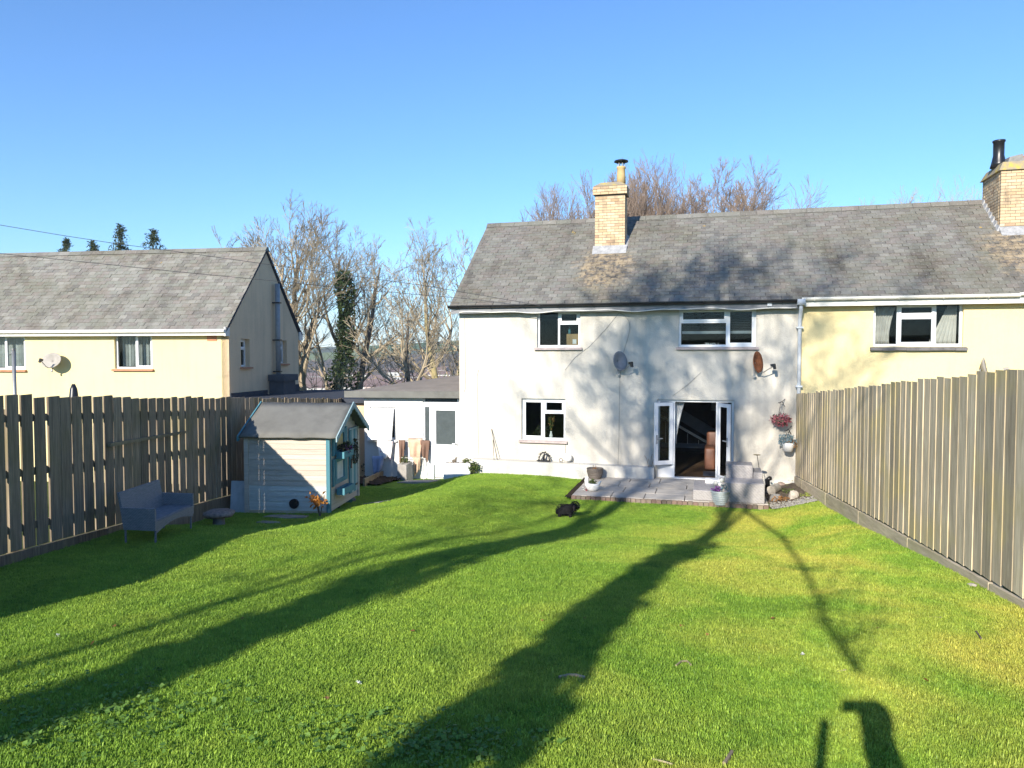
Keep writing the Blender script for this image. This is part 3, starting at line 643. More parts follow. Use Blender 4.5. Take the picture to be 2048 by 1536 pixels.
# French doors: frame, side lights and the two opened leaves
fd = MB(); T = front(DR[0], 0); WD, HD = DR[1] - DR[0], DR[3]
for a, b in ((0, .06), (WD - .06, WD), (.36, .43), (WD - .43, WD - .36)): fd.bb(a, b, 0, HD - .06, -.17, -.09)
fd.bb(0, WD, HD - .06, HD, -.17, -.09); fd.bb(.06, .36, 0, .30, -.16, -.1); fd.bb(WD - .36, WD - .06, 0, .30, -.16, -.1); fd.bb(.43, WD - .43, -.02, .018, -.2, .02)
fdo = xf(fd, T).build('door_frame', 'upvc', house)
for a, b in ((.06, .36), (WD - .36, WD - .06)): xf(MB().bb(a - .002, b + .002, .298, HD - .058, -.14, -.125), T).build('pane', 'glass', fdo)
def leaf_door(hx, hy, ang, wid, z0, z1, flip):
    d = Vector((math.cos(ang), math.sin(ang), 0)); nn = Vector((-d.y, d.x, 0)); Tl = lambda u, v, n: tuple(Vector((hx, hy, 0)) + d * u + nn * n + Vector((0, 0, v)))
    m = MB(); fr = .085
    m.bb(0, fr, z0, z1, -.03, .03); m.bb(wid - fr, wid, z0, z1, -.03, .03); m.bb(fr, wid - fr, z0, z0 + fr * 1.2, -.03, .03); m.bb(fr, wid - fr, z1 - fr, z1, -.03, .03)
    o = xf(m, Tl).build('door', 'upvc', house)
    xf(MB().bb(fr - .002, wid - fr + .002, z0 + fr, z1 - fr + .002, -.008, .008), Tl).build('pane', 'glass', o)
    for sg in (-1, 1):
        xf(MB().bb(wid - .062, wid - .028, .88, 1.10, sg * .031 if sg > 0 else -.045, .045 if sg > 0 else -.031).bb(wid - .19, wid - .04, 1.0, 1.025, .06 if sg > 0 else -.08, .08 if sg > 0 else -.06).bb(wid - .055, wid - .035, .995, 1.03, .04 if sg > 0 else -.07, .07 if sg > 0 else -.04), Tl).build('handle', 'pipe_grey', o)
leaf_door(DR[0] + .375, YF + .04, R(180 + 32), .50, .345, HD - .07, 0)
leaf_door(DR[1] - .375, YF + .04, R(-62), .55, .03, HD - .07, 1)
rwp = MB(); dx = 2.05
rwp.bb(dx - .09, dx + .09, YF - .40, YF - .26, 4.27, 4.41); rwp.tube([(dx, YF - .32, 4.3), (dx, YF - .30, 4.15), (dx, YF - .14, 4.0), (dx, YF - .10, 3.85), (dx, YF - .10, .1)], .045, 10)
dpo = rwp.build('downpipe', 'white_pipe', house, smooth=True)
for z in (3.75, 2.35, 1.0): MB().bb(dx - .075, dx + .075, YF - .165, YF - .001, z - .02, z + .02).build('bracket', 'white_pipe', dpo)

# ------------------------------------------------------------------ cream house joined on the right
ch2 = thing('cream_house', 'cream rendered house joined to the white house, with curtained upstairs window', 'house', (6, YF, 0), world=True)
XE = 11.0; W4 = (3.68, 5.55, 3.30, 4.30)
mb = MB(); wall_holes(mb, T0, XR + .003, XE, -.7, 4.36, [W4], .28)
mb.bb(XE - .28, XE, YF + .285, YB, -.7, 4.36); mb.bb(XR + .003, XE - .285, YB - .28, YB, -.7, 4.36); mb.bb(XR + .003, XR + .12, YF + .285, YB - .285, -.7, 4.36)
mb.build('wall', 'cream_render', ch2)
MB().bb(XR + .13, XE - .29, YF + .285, YB - .29, 2.3, 2.45).bb(XR + .13, XE - .29, YF + .285, YB - .29, 4.31, 4.35).bb(XR + .13, XE - .29, 23, 23.1, 2.45, 4.31).build('interior', 'shade_interior', ch2)
window(ch2, front(W4[0], W4[2]), W4[1] - W4[0], 1.0, [(0, .285, 0, 1, 0), (.285, .70, 0, .70, 1), (.285, .70, .70, 1, 1), (.70, 1, 0, 1, 0)], None)
for i in range(8):
    a = W4[0] - .07 + i * .252; s_ = MB(); dz = random.Random(i).uniform(-.004, .004)
    s_.hexa([(a, YF + .09, 3.20 + dz), (a + .247, YF + .09, 3.20 + dz), (a, YF + .09, 3.302), (a + .247, YF + .09, 3.302), (a, YF - .11, 3.20 + dz), (a + .247, YF - .11, 3.20 + dz), (a, YF - .11, 3.255 + dz), (a + .247, YF - .11, 3.255 + dz)])
    s_.v = s_.v; s_.build('sill_tile', 'sill_slate', ch2)
rf = MB(); rf.hexa([(XR + .003, ye + .03, ze - .07), (XE, ye + .03, ze - .07), (XR + .003, yr, zr - .10), (XE, yr, zr - .10), (XR + .003, ye + .03, ze - .01), (XE, ye + .03, ze - .01), (XR + .003, yr, zr - .02), (XE, yr, zr - .02)])
rf.hexa([(XR + .003, yr, zr - .10), (XE, yr, zr - .10), (XR + .003, 25.65, ze - .07), (XE, 25.65, ze - .07), (XR + .003, yr, zr - .02), (XE, yr, zr - .02), (XR + .003, 25.65, ze - .01), (XE, 25.65, ze - .01)])
roof2 = rf.build('roof', 'felt_dark', ch2)
slates(roof2, ident, XR, XE, ye, ze, yr - .06, zr - .05, .148, (XR - XL + .17) / 37, 'slate', 9, vis=(2.0, 7.2), jl=True)
for i in range(20):
    a = XR + i * .441; t = MB(); t.hexa([(a, yr - .17, zr - .09), (a + .433, yr - .17, zr - .09), (a, yr + .17, zr - .09), (a + .433, yr + .17, zr - .09), (a, yr - .03, zr + .055), (a + .433, yr - .03, zr + .055), (a, yr + .03, zr + .055), (a + .433, yr + .03, zr + .055)])
    t.build('ridge_tile', 'slate', roof2)
ch = chimney(ch2, 6.88, 7.95, 20.93, 22.2, 6.05, 7.64, 'fl', 21)
MB().hexa([(6.82, 20.87, 7.642), (8.01, 20.87, 7.642), (6.82, 22.26, 7.642), (8.01, 22.26, 7.642), (6.93, 20.98, 7.86), (7.9, 20.98, 7.86), (6.93, 22.15, 7.86), (7.9, 22.15, 7.86)]).build('chimney_cap', 'lichen_cap', ch2)
MB().lathe([(.19, 0), (.16, .12), (.125, .3), (.125, .62), (.145, .64), (.145, .68), (.10, .68)], (7.0, 21.5, 7.84), 20).build('chimney_pot', 'black_plastic', ch2, smooth=True)
MB().hexa([(7.05, 20.99, 7.861), (7.40, 20.99, 7.861), (7.05, 21.3, 7.861), (7.40, 21.3, 7.861), (7.08, 21.0, 7.98), (7.36, 21.0, 8.04), (7.08, 21.28, 8.0), (7.36, 21.28, 8.06)]).build('capping_slate', 'stone_grey', ch2)
MB().lathe([(.17, 0), (.16, .05), (.15, .055), (.15, .09), (.165, .095), (.16, .14), (.15, .145), (.15, .18), (.13, .2), (.06, .22)], (7.55, 21.4, 7.85), 20).build('chimney_pot', 'terracotta', ch2)
fl = MB()
for i in range(11):
    a = 6.86 + i * .1; y = 20.88; z_ = roof_z(y)
    fl.hexa([(a, y - .16, z_ - .10), (a + .1, y - .16 - rngf.uniform(0, .03), z_ - .10), (a, y + .05, z_ + .04), (a + .1, y + .05, z_ + .04), (a, y - .16, z_ - .085), (a + .1, y - .16, z_ - .085), (a, y + .045, z_ + .15), (a + .1, y + .045, z_ + .15)])
for i in range(7):
    y1_, y2_ = 20.9 + i * .18, 21.08 + i * .18
    fl.hexa([(6.80, y1_, roof_z(y1_) + .02), (6.872, y1_, roof_z(y1_) + .02), (6.80, y2_, roof_z(y2_) - .02), (6.872, y2_, roof_z(y2_) - .02), (6.86, y1_, roof_z(y1_) + .16), (6.872, y1_, roof_z(y1_) + .16), (6.86, y2_, roof_z(y2_) + .08), (6.872, y2_, roof_z(y2_) + .08)])
fl.build('lead_flashing', 'lead', ch2)
gutter(ch2, 2.06, 6.55, ze + .03, 'white_gutter'); gutter(ch2, 6.56, XE, ze + .055, 'white_gutter')
MB().bb(2.12, XE, YF - .26, YF - .235, 4.24, 4.40).build('fascia', 'white_gutter', ch2); MB().bb(2.12, XE, YF - .235, YF - .001, 4.305, 4.325).build('soffit', 'white_gutter', ch2)
for side, (u0, u1) in enumerate(((.07, .52), (1.42, 1.80))):
    c_ = MB(); n_ = 26; st = []
    for j in range(9):
        v = j / 8
        for i in range(n_ + 1):
            t = i / n_; a0, a1 = (u0, u0 + (u1 - u0) * (1 - .30 * math.sin(v * 0 + (1 - v) * 1.9) * (1 if side == 0 else 0)))if side == 0 else (u0 - .22 * (1 - v) ** 1.2 + .18 * v, u1)
            st.append((W4[0] + a0 + (a1 - a0) * t, YF + .24 + .025 * math.sin(t * 38), 3.34 + .9 * v))
    c_.add(st, [(j * (n_ + 1) + i, j * (n_ + 1) + i + 1, (j + 1) * (n_ + 1) + i + 1, (j + 1) * (n_ + 1) + i) for j in range(8) for i in range(n_)])
    o = single('curtain', c_, 'curtain', ('pale curtain gathered at the left of the cream house upstairs window', 'pale curtain gathered at the right of the cream house upstairs window')[side], 'curtain', 'curtains of the cream house window', smooth=True)
    o.modifiers.new('thick', 'SOLIDIFY').thickness = .006
# ------------------------------------------------------------------ flat roofed extension on the left of the white house
YE = YF + .75
ex = thing('porch_extension', 'low white flat roofed extension with glazed white door, left of the white house', 'extension', (-8.3, YE, -.6), world=True)
def EX(px): return onY(px, 860, YE).x
def EZ(px, py): return onY(px, py, YE).z
ex0, ex1 = EX(729), XL - .02; dz0 = EZ(880, 956); dl, dr_ = EX(846), EX(917); dtop = EZ(880, 791)
wl, wr, wt, wb = EX(740), EX(791), EZ(765, 814), EZ(765, 878); gt = EZ(820, 798) + .0
mb = MB(); wall_holes(mb, front(0, 0, YE), ex0, ex1, -1.0, gt + .02, [(dl, dr_, dz0, dtop - .02), (wl, wr, wb, wt)], .2)
mb.bb(ex0, ex0 + .2, YE + .205, YE + 4.2, -1, gt + .02); mb.bb(ex0 + .205, ex1, YE + 4.0, YE + 4.2, -1, gt + .02); mb.build('wall', 'ext_render', ex)
MB().bb(ex0 + .21, ex1, YE + .21, YE + 3.99, dz0 - .2, dz0 - .02).bb(ex0 + .21, ex1, YE + 2.2, YE + 2.3, dz0, gt).build('interior', 'shade_interior', ex)
rl, rr_ = EX(698), XL - .01; zf_ = EZ(820, 784)
MB().hexa([(rl, YE - .22, zf_ - .09), (rr_, YE - .22, zf_ - .06), (rl, YE + 4.4, zf_ + .05), (rr_, YE + 4.4, zf_ + .50), (rl, YE - .22, zf_ - .01), (rr_, YE - .22, zf_ + .02), (rl, YE + 4.4, zf_ + .12), (rr_, YE + 4.4, zf_ + .58)]).build('roof', 'felt_brown', ex)
MB().hexa([(rl - .01, YE - .26, zf_ - .17), (rr_ + .0, YE - .26, zf_ - .14), (rl - .01, YE - .222, zf_ - .17), (rr_, YE - .222, zf_ - .14), (rl - .01, YE - .26, zf_ + .02), (rr_, YE - .26, zf_ + .05), (rl - .01, YE - .222, zf_ + .02), (rr_, YE - .222, zf_ + .05)]).build('fascia', 'felt', ex)
# door set
T = front(dl, dz0, YE); w_, h_ = dr_ - dl, dtop - .02 - dz0
f = MB(); k = h_
hz = lambda py: EZ(880, py) - dz0
hx_ = lambda px: EX(px) - dl
f.bb(0, hx_(849), 0, h_, -.12, -.04); f.bb(hx_(914), w_, 0, h_, -.12, -.04); f.bb(hx_(849), hx_(914), hz(793.5), h_, -.12, -.04); f.bb(hx_(849), hx_(914), hz(814.5), hz(804), -.121, -.041)
f.bb(hx_(858), hx_(866), 0, hz(814.5), -.122, -.042); f.bb(hx_(849), hx_(858), 0, hz(888), -.1, -.06)
dfo = xf(f, T).build('door_frame', 'upvc', ex)
xf(MB().bb(hx_(849), hx_(914), hz(804), hz(793.5), -.09, -.075), T).build('pane', 'obscured_glass', dfo); xf(MB().bb(hx_(849), hx_(858), hz(888), hz(814.5), -.09, -.075), T).build('pane', 'obscured_glass', dfo)
d = MB(); a, b, c, e = hx_(866), hx_(914), .02, hz(815); p, q, r0, r1 = hx_(871.5), hx_(910.5), hz(889), hz(821)
d.bb(a, p, c, e, -.1, -.02); d.bb(q, b, c, e, -.1, -.02); d.bb(p, q, c, r0, -.098, -.022); d.bb(p, q, r1, e, -.1, -.02)
do = xf(d, T).build('door', 'upvc', ex); xf(MB().bb(p, q, r0, r1, -.07, -.055), T).build('pane', 'obscured_glass', do)
xf(MB().bb(hx_(905), hx_(914), hz(888), hz(885.5), .02, .04).bb(hx_(911), hx_(914), hz(892), hz(880), -.02, .0).bb(hx_(911.5), hx_(913.5), hz(888), hz(885.5), -.02, .04), T).build('handle', 'upvc', do)
wo = window(ex, front(wl, wb, YE), wr - wl, wt - wb, [(0, 1, 0, 1, 0)], 'white_paint', glass='glass', inset=.06)
# top-hung sash standing open
st = MB(); hw, hh = wr - wl, wt - wb
so2 = MB(); so2.bb(.03, hw - .03, 0, .07, 0, .05); so2.bb(.03, hw - .03, hh - .1, hh - .03, 0, .05); so2.bb(.03, .1, .07, hh - .1, 0, .05); so2.bb(hw - .1, hw - .03, .07, hh - .1, 0, .05); so2.bb(.1, hw - .1, .07, hh - .1, .02, .03)
xf(so2, lambda u, v, n: (wl + u, YE - .01 - n - (hh - .03 - v) * .20, wb + v)); so2.build('sash', 'white_paint', wo)
# ------------------------------------------------------------------ cream house on the left
KX = at(457, 655, 23); ZB = -1.2
lh = thing('gabled_cream_house', 'cream rendered house with slate roof and grey gable beyond the picket fence', 'house', (KX.x, KX.y, ZB), R(6))
q = lambda z: z - ZB
EZL = q(3.90); AP = (2.45, q(6.62)); DP = 4.9
A1, A2 = (-3.94, -2.62, q(2.66), q(3.78)), (-8.9, -7.17, q(2.62), q(3.76)); HF = lambda u, v, n: (u, -n, v)
mb = MB(); wall_holes(mb, HF, -12, 0, 0, EZL, [A1, A2], .25); mb.bb(-12, -11.75, .255, DP, 0, EZL); mb.bb(-11.745, -.3, DP - .25, DP, 0, EZL); mb.build('wall', 'cream_render', lh)
g1, g2 = (.72, 1.28, q(2.72), q(3.62)), (3.35, 3.95, q(2.80), q(3.62)); TG = lambda u, v, n: (n + .003, u, v)
mb = MB(); wall_holes(mb, TG, .0, DP, 0, EZL, [g1, g2], .25)
mb.add([(.003, 0, EZL), (.003, DP, EZL), (.003, AP[0], AP[1]), (-.247, 0, EZL), (-.247, DP, EZL), (-.247, AP[0], AP[1])], [(0, 1, 2), (3, 5, 4), (0, 2, 5, 3), (1, 4, 5, 2)]); mb.build('gable_wall', 'gable_render', lh)
MB().bb(-11.7, -.3, .26, DP - .26, q(1.4), q(1.5)).bb(-11.7, -.3, .26, DP - .26, EZL - .1, EZL - .03).bb(-11.7, -.3, 2.5, 2.6, q(1.5), EZL - .1).build('interior', 'shade_interior', lh)
for a in (A1, A2): window(lh, lambda u, v, n, a=a: (a[0] + u, -n, a[2] + v), a[1] - a[0], a[3] - a[2], [(0, .54, 0, 1, 0), (.54, 1, 0, 1, 1)], 'sill_terracotta')
for a in (g1, g2): window(lh, lambda u, v, n, a=a: (n + .003, a[0] + u, a[2] + v), a[1] - a[0], a[3] - a[2], [(0, 1, 0, .64, 0), (0, 1, .64, 1, 1)], 'sill_terracotta', inset=.16)
yl0, zl0 = -.25, EZL - .02; zr0 = AP[1] + .12
rf = MB(); rf.hexa([(-12.2, yl0 + .03, zl0 - .07), (.06, yl0 + .03, zl0 - .07), (-12.2, AP[0], zr0 - .1), (.06, AP[0], zr0 - .1), (-12.2, yl0 + .03, zl0 - .01), (.06, yl0 + .03, zl0 - .01), (-12.2, AP[0], zr0 - .02), (.06, AP[0], zr0 - .02)])
rf.hexa([(-12.2, AP[0], zr0 - .1), (.06, AP[0], zr0 - .1), (-12.2, DP + .25, zl0 - .07), (.06, DP + .25, zl0 - .07), (-12.2, AP[0], zr0 - .02), (.06, AP[0], zr0 - .02), (-12.2, DP + .25, zl0 - .01), (.06, DP + .25, zl0 - .01)])
roof3 = rf.build('roof', 'felt_dark', lh); slates(roof3, ident, -12.2, .08, yl0, zl0, AP[0] - .05, zr0 - .05, .165, .265, 'slate_far', 17, vis=(-8.3, .1))
for i in range(28):
    a = .08 - (i + 1) * .44; t = MB(); y_, z_ = AP[0], zr0; t.hexa([(a, y_ - .17, z_ - .10), (a + .433, y_ - .17, z_ - .10), (a, y_ + .17, z_ - .10), (a + .433, y_ + .17, z_ - .10), (a, y_ - .03, z_ + .05), (a + .433, y_ - .03, z_ + .05), (a, y_ + .03, z_ + .05), (a + .433, y_ + .03, z_ + .05)])
    t.build('ridge_tile', 'slate', roof3)
g = MB(); g.tube([(-12.2, -.33, EZL - .06), (.05, -.33, EZL - .06)], .055, 8); g.build('gutter', 'white_gutter', lh)
MB().bb(-12.2, .05, -.27, -.24, EZL - .20, EZL - .02).build('fascia', 'white_gutter', lh); MB().bb(-12.2, .05, -.24, -.002, EZL - .12, EZL - .10).build('soffit', 'white_gutter', lh)
MB().bb(.006, .055, -.28, -.03, EZL - .22, EZL + .06).build('box_end', 'white_gutter', lh); MB().bb(.006, .055, DP + .03, DP + .28, EZL - .25, EZL + .06).build('box_end', 'white_gutter', lh)
MB().bb(-.72, -.40, -.02, .002, q(3.54), q(3.74)).build('air_brick', 'sill_terracotta', lh)
fl_ = MB().tube([(.16, 2.95, q(2.3)), (.16, 2.95, q(5.58))], .085, 14).build('flue_pipe', 'pipe_grey', lh, smooth=True)
for z in (2.5, 3.6, 4.9): MB().bb(.004, .26, 2.85, 3.05, q(z), q(z) + .04).build('bracket', 'black_plastic', fl_)
MB().bb(.02, .55, 2.55, 3.45, q(1.6), q(2.2)).bb(-.0 + .02, .62, 2.47, 3.53, q(2.2), q(2.42)).build('flue_base', 'dark_blockwork', lh)
MB().bb(.006, 5.2, .3, 6.0, q(1.62), q(1.74)).build('flat_roof', 'felt_dark', lh); MB().bb(.3, 5.0, .5, 5.8, 0, q(1.61)).build('lean_to_wall', 'gable_render', lh)
MB().bb(.006, .04, .02, 2.4, q(1.741), q(1.9)).bb(.006, .04, 3.6, 4.88, q(1.741), q(2.0)).build('lead_flashing', 'felt_dark', lh)
for n_, a in enumerate((A1, A2)):     # vertical blinds
    b = thing('vertical_blind', ('white vertical blind in the window nearest the grey gable', 'white vertical blind in the window above the metal pole')[n_], 'blind', Matrix.Translation(KX) @ Matrix.Rotation(R(6), 4, 'Z') @ Vector((0, 0, 0)), R(6)); b.location.z = ZB
    me = MB().box((0, 0, 0), (.075, .004, a[3] - a[2] - .16)).mesh('slat', 'blind_slat'); x = a[0] + .1; i = 0
    while x < a[1] - .08:
        piece('slat', me, b, (x, .32, (a[2] + a[3]) / 2), (0, 0, R(48 + 8 * math.sin(i * 2.3)))); x += .105; i += 1
    MB().bb(a[0] + .06, a[1] - .06, .29, .35, a[3] - .08, a[3] - .05).build('headrail', 'upvc', b)
# ================================================================== FENCES
def on_line(px, py, A, D):
    n = Vector((D.y, -D.x, 0)); r = ray(px, py); return C0 + r * ((A - C0).dot(n) / r.dot(n))
pf = thing('picket_fence', 'tall weathered grey picket fence with open gaps along the left of the lawn', 'fence', (LA.x, LA.y, LA.z), math.atan2(LD.y, LD.x))
def zline(A, D, p, q_):
    a, b = on_line(*p, A, D), on_line(*q_, A, D); sa, sb = (a - A).dot(D), (b - A).dot(D); m = (b.z - a.z) / (sb - sa); return lambda s: a.z - A.z + m * (s - sa)
zt = zline(LA, LD, (5, 793), (460, 796)); zb = zline(LA, LD, (0, 1110), (457, 990)); zg = zline(LA, LD, (0, 1140), (460, 1000))
rng = random.Random(2); s = -5.3; mets = {}
while s < 15.2:
    t_, b_ = zt(s) + rng.uniform(-.02, .02), zb(s); w_ = rng.uniform(.184, .216); h_ = t_ - b_
    m = MB(); m.hexa([(s, -.011, b_), (s + w_, -.011, b_ - .06 * w_), (s, .011, b_), (s + w_, .011, b_ - .06 * w_), (s + rng.uniform(-.008, .008), -.011, t_), (s + w_ + rng.uniform(-.008, .008), -.011, t_ - rng.uniform(-.004, .012)), (s, .011, t_), (s + w_, .011, t_)])
    if s < -.6 or s > 10.8:
        mets.setdefault('far', MB()).add(m.v, m.f)
    else: m.build('picket', 'fence_grey', pf)
    s += .2375 + rng.uniform(-.006, .006)
o = mets['far'].build('pickets', 'fence_grey', pf); o['kind'] = 'stuff'
for fr_ in (.86, .50, .14):
    m = MB(); ss = [-5.3, 15.2]
    m.hexa([(x, y, zb(x) + (zt(x) - zb(x)) * fr_ + dz) for dz in (-.045, .045) for y in (.012, .06) for x in ss]); m.build('rail', 'fence_grey', pf)
for s in np.arange(-4.6, 15, 2.45):
    MB().bb(s, s + .09, .061, .15, zg(s) - .35, zt(s) - .15).build('post', 'fence_grey', pf)
s = -5.3
while s < 15:
    e = s + 2.42; m = MB(); m.hexa([(x, y, z) for z_ in (0, 1) for y in (-.03, .02) for x, z in ((s, zg(s) - .25 if z_ == 0 else zb(s) - .012), (e, zg(e) - .25 if z_ == 0 else zb(e) - .012))]); m.build('gravel_board', 'fence_grey', pf); s = e + .03
bt0, bt1 = on_line(212, 890, LA, LD), on_line(365, 864, LA, LD); off = Vector((LD.y, -LD.x, 0)) * .045
single('batten', MB().tube([bt0 + off, bt1 + off * .9], [.036, .028], 4), 'batten', 'pale wooden batten fixed slantwise across the grey pickets', 'batten')
single('edging_plank', MB().hexa([tuple(on_line(px, py, LA, LD) + Vector((LD.y, -LD.x, 0)) * o_ + Vector((0, 0, dz))) for dz in (-.06, .03) for o_ in (.06, .12) for px, py in ((-60, 1165), (118, 1108))]), 'gravel_board', 'pale edging plank on the grass below the picket fence', 'plank')

bf = thing('board_fence', 'tall overlapping vertical board fence running down the right of the lawn', 'fence', (RA.x, RA.y, RA.z), math.atan2(RD.y, RD.x) - math.pi / 2)
zt2 = zline(RA, RD, (2048, 738), (1590, 790)); zb2 = zline(RA, RD, (2048, 1196), (1592, 951)); zg2 = zline(RA, RD, (2048, 1216), (1592, 963))
s = -4.2; rng = random.Random(6); near = MB()
while s < 11.15:
    t_, b_ = zt2(s) + rng.uniform(-.018, .018), zb2(s) + rng.uniform(-.006, .006); w_ = .242; pr = .0145 + rng.uniform(-.004, .004)
    m = MB(); m.hexa([(-pr, s, b_), (-pr + .0115, s, b_), (-.006, s + w_, b_), (.004, s + w_, b_), (-pr + rng.uniform(-.003, .003), s, t_), (-pr + .0115, s, t_), (-.006, s + w_, t_), (.004, s + w_, t_)])
    if s < -.75: near.add(m.v, m.f)
    else: m.build('board', 'fence_sun', bf)
    s += .222 + rng.uniform(-.004, .004)
o = near.build('boards', 'fence_sun', bf); o['kind'] = 'stuff'
for fr_ in (.85, .5, .15): MB().hexa([(x, y, zb2(y) + (zt2(y) - zb2(y)) * fr_ + dz) for dz in (-.045, .045) for y in (-4.2, 11.3) for x in (.012, .06)]).build('rail', 'fence_sun', bf)
s = -4.2
while s < 11:
    e = min(s + 2.4, 11.3); MB().hexa([(x, y, z) for z_ in (0, 1) for y, z in ((s, zg2(s) - .5 if z_ == 0 else zb2(s) - .02), (e, zg2(e) - .5 if z_ == 0 else zb2(e) - .02)) for x in (-.035, .01)]).build('gravel_board', 'gravel_board', bf)
    MB().bb(.014, .10, s, s + .09, zg2(s) - .3, zt2(s) - .1).build('post', 'fence_sun', bf); s = e + .03
# ================================================================== PATIO
px0, px1, py0, py1 = PATIO; py1 = YF - .02
pat = MB().bb(px0, px1, py0 + .06, py1, -.30, -.045).build('patio', 'mortar'); tag(pat, 'paved patio in front of the French doors', None, kind='structure')
rng = random.Random(3); cols = [0, .86, 1.58, 2.44, 3.16, 4.15]; y = py0 + .075; j = 0
for hh in (.62, .74, .62, .82):
    for i in range(5):
        a, b = px0 + cols[i] + .01 + (.0), px0 + cols[i + 1] - .002
        if j % 2: a, b = a + (.2 if i else 0), b + (.2 if i < 4 else 0)
        z = rng.uniform(-.004, .003); MB().hexa([(a, y, -.045), (b, y, -.045), (a, y + hh - .012, -.045), (b, y + hh - .012, -.045), (a + .004, y + .004, -.004 + z), (b - .004, y + .004, -.004 - z), (a + .004, y + hh - .016, -.004), (b - .004, y + hh - .016, -.004 + z)]).build('slab', 'patio_slab', pat)
    y += hh; j += 1
me = MB().box((0, 0, 0), (.098, .07, .085)).mesh('edging_brick', 'terracotta'); brick_mat('edge_brick', [(.12, .08, .06), (.20, .13, .10), (.28, .22, .17), (.09, .07, .055)]); me.materials[0] = M('edge_brick')
for i in range(38): piece('edging_brick', me, pat, (px0 + .06 + i * .109, py0 + .02, -.055 + rng.uniform(-.008, .006)), (0, 0, rng.uniform(-.04, .04)))
# soil strips and planting bed
def sheet(name, x0, x1, y0, y1, dz, mat, label, kind='structure', n=16, amp=.02, seed=1):
    rr = random.Random(seed); vs2 = []; fs2 = []
    for j in range(n + 1):
        for i in range(n + 1):
            x, y = x0 + (x1 - x0) * i / n, y0 + (y1 - y0) * j / n; vs2.append((x, y, float(lawn_z(x, y)) + dz + rr.uniform(-amp, amp)))
    for j in range(n):
        for i in range(n): a = j * (n + 1) + i; fs2.append((a, a + 1, a + n + 2, a + n + 1))
    m = MB(); m.add(vs2, fs2); o = m.build(name, mat, None, smooth=True); tag(o, label, None, kind=kind); return o
sheet('soil_strip', px0 - .14, px0 - .002, py0 - .05, py1 - .3, .06, 'soil', 'dark soil strip beside the patio', amp=.012)
sheet('planting_bed', px1 + .03, 2.13, py0 - .02, YF - .06, .02, 'soil_dry', 'dry rockery bed between the patio and the board fence', n=24, amp=.018, seed=5)
gv = MB(); rg = random.Random(6)
for _ in range(650):
    x, y = rg.uniform(px1 + .05, 2.12), py0 - .05 + abs(rg.gauss(0, .28)); r_ = rg.uniform(.008, .022); gv.blob((x, y, float(lawn_z(x, y)) + .028), (r_, r_ * .8, r_ * .6), rg, 6, 4, .15)
tag(gv.build('gravel', 'gravel', None), 'pale gravel at the front of the rockery bed', 'gravel', kind='stuff')
def rock(px, py, r, mat, label, seed, flat=.7, ground=True):
    rr = random.Random(seed); p = G(px, py); m = MB().blob((0, 0, r * flat * .6), (r, r * .85, r * flat), rr, 9, 6, .14); m.f = [f for f in m.f]
    return single('rock', m, mat, label, 'rock', loc=p, rz=rr.uniform(0, 6))
rock(1587, 998, .13, 'stone_pale', 'square pale stone in the rockery bed', 1, .9); rock(1551, 1002, .16, 'stone_grey', 'low grey stone at the front of the rockery by the rattan sofa', 2, .6)
rock(1562, 972, .09, 'stone_pink', 'small pinkish stone at the back of the rockery', 3); rock(1608, 1006, .07, 'stone_grey', 'small grey stone at the foot of the board fence', 4); rock(1945, 1172, .05, 'stone_pale', 'pale flat stone on the grass edge by the board fence', 5, .35)
p = G(1547, 990); single('log', MB().tube([p + Vector((-.06, -.02, .10)), p + Vector((.10, .34, .12))], [.105, .10], 12), 'stone_pale', 'short cut log lying in the rockery bed', 'log', smooth=False)
p = G(1538, 985); single('drain_cowl', MB().tube([p + Vector((-.02, .1, 0)), p + Vector((-.03, .1, .28)), p + Vector((.02, .02, .33))], .055, 10), 'black_plastic', 'black bent pipe standing beside the rattan sofa', 'pipe', smooth=True)
def herb(px, py, r, n, size, mat, label, seed, name='garden_plant', stems=True, cat='plant', d=None, up=.6):
    p = G(px, py) if d is None else d; rr = random.Random(seed); t = thing(name, label, cat, p)
    l = MB().leaves((0, 0, r[2]), r, n, size, rr, .2, up); l.build('foliage', mat, t)
    if stems:
        st = MB()
        for _ in range(7): a = rr.uniform(0, 6.28); st.tube([(0, 0, -.03), (math.cos(a) * r[0] * .4, math.sin(a) * r[1] * .4, r[2]), (math.cos(a) * r[0] * .7, math.sin(a) * r[1] * .7, r[2] * 1.6)], .006, 4)
        st.build('stem', 'bark', t)
    return t
herb(1578, 967, (.22, .12, .07), 160, .05, 'bush_leaf', 'low green plant at the back of the rockery by the wall', 1)
herb(1548, 980, (.07, .07, .09), 50, .06, 'blue_leaf', 'small blue green plant beside the log', 2); herb(1565, 1003, (.22, .1, .05), 120, .05, 'dead_leaf', 'brown withered plant in the front of the rockery', 3)
herb(1575, 985, (.2, .25, .04), 130, .04, 'bush_leaf', 'creeping green plant in the middle of the rockery', 4); herb(1178, 975, (.07, .07, .05), 40, .04, 'bush_leaf', 'small green plant behind the white hen planter', 5)
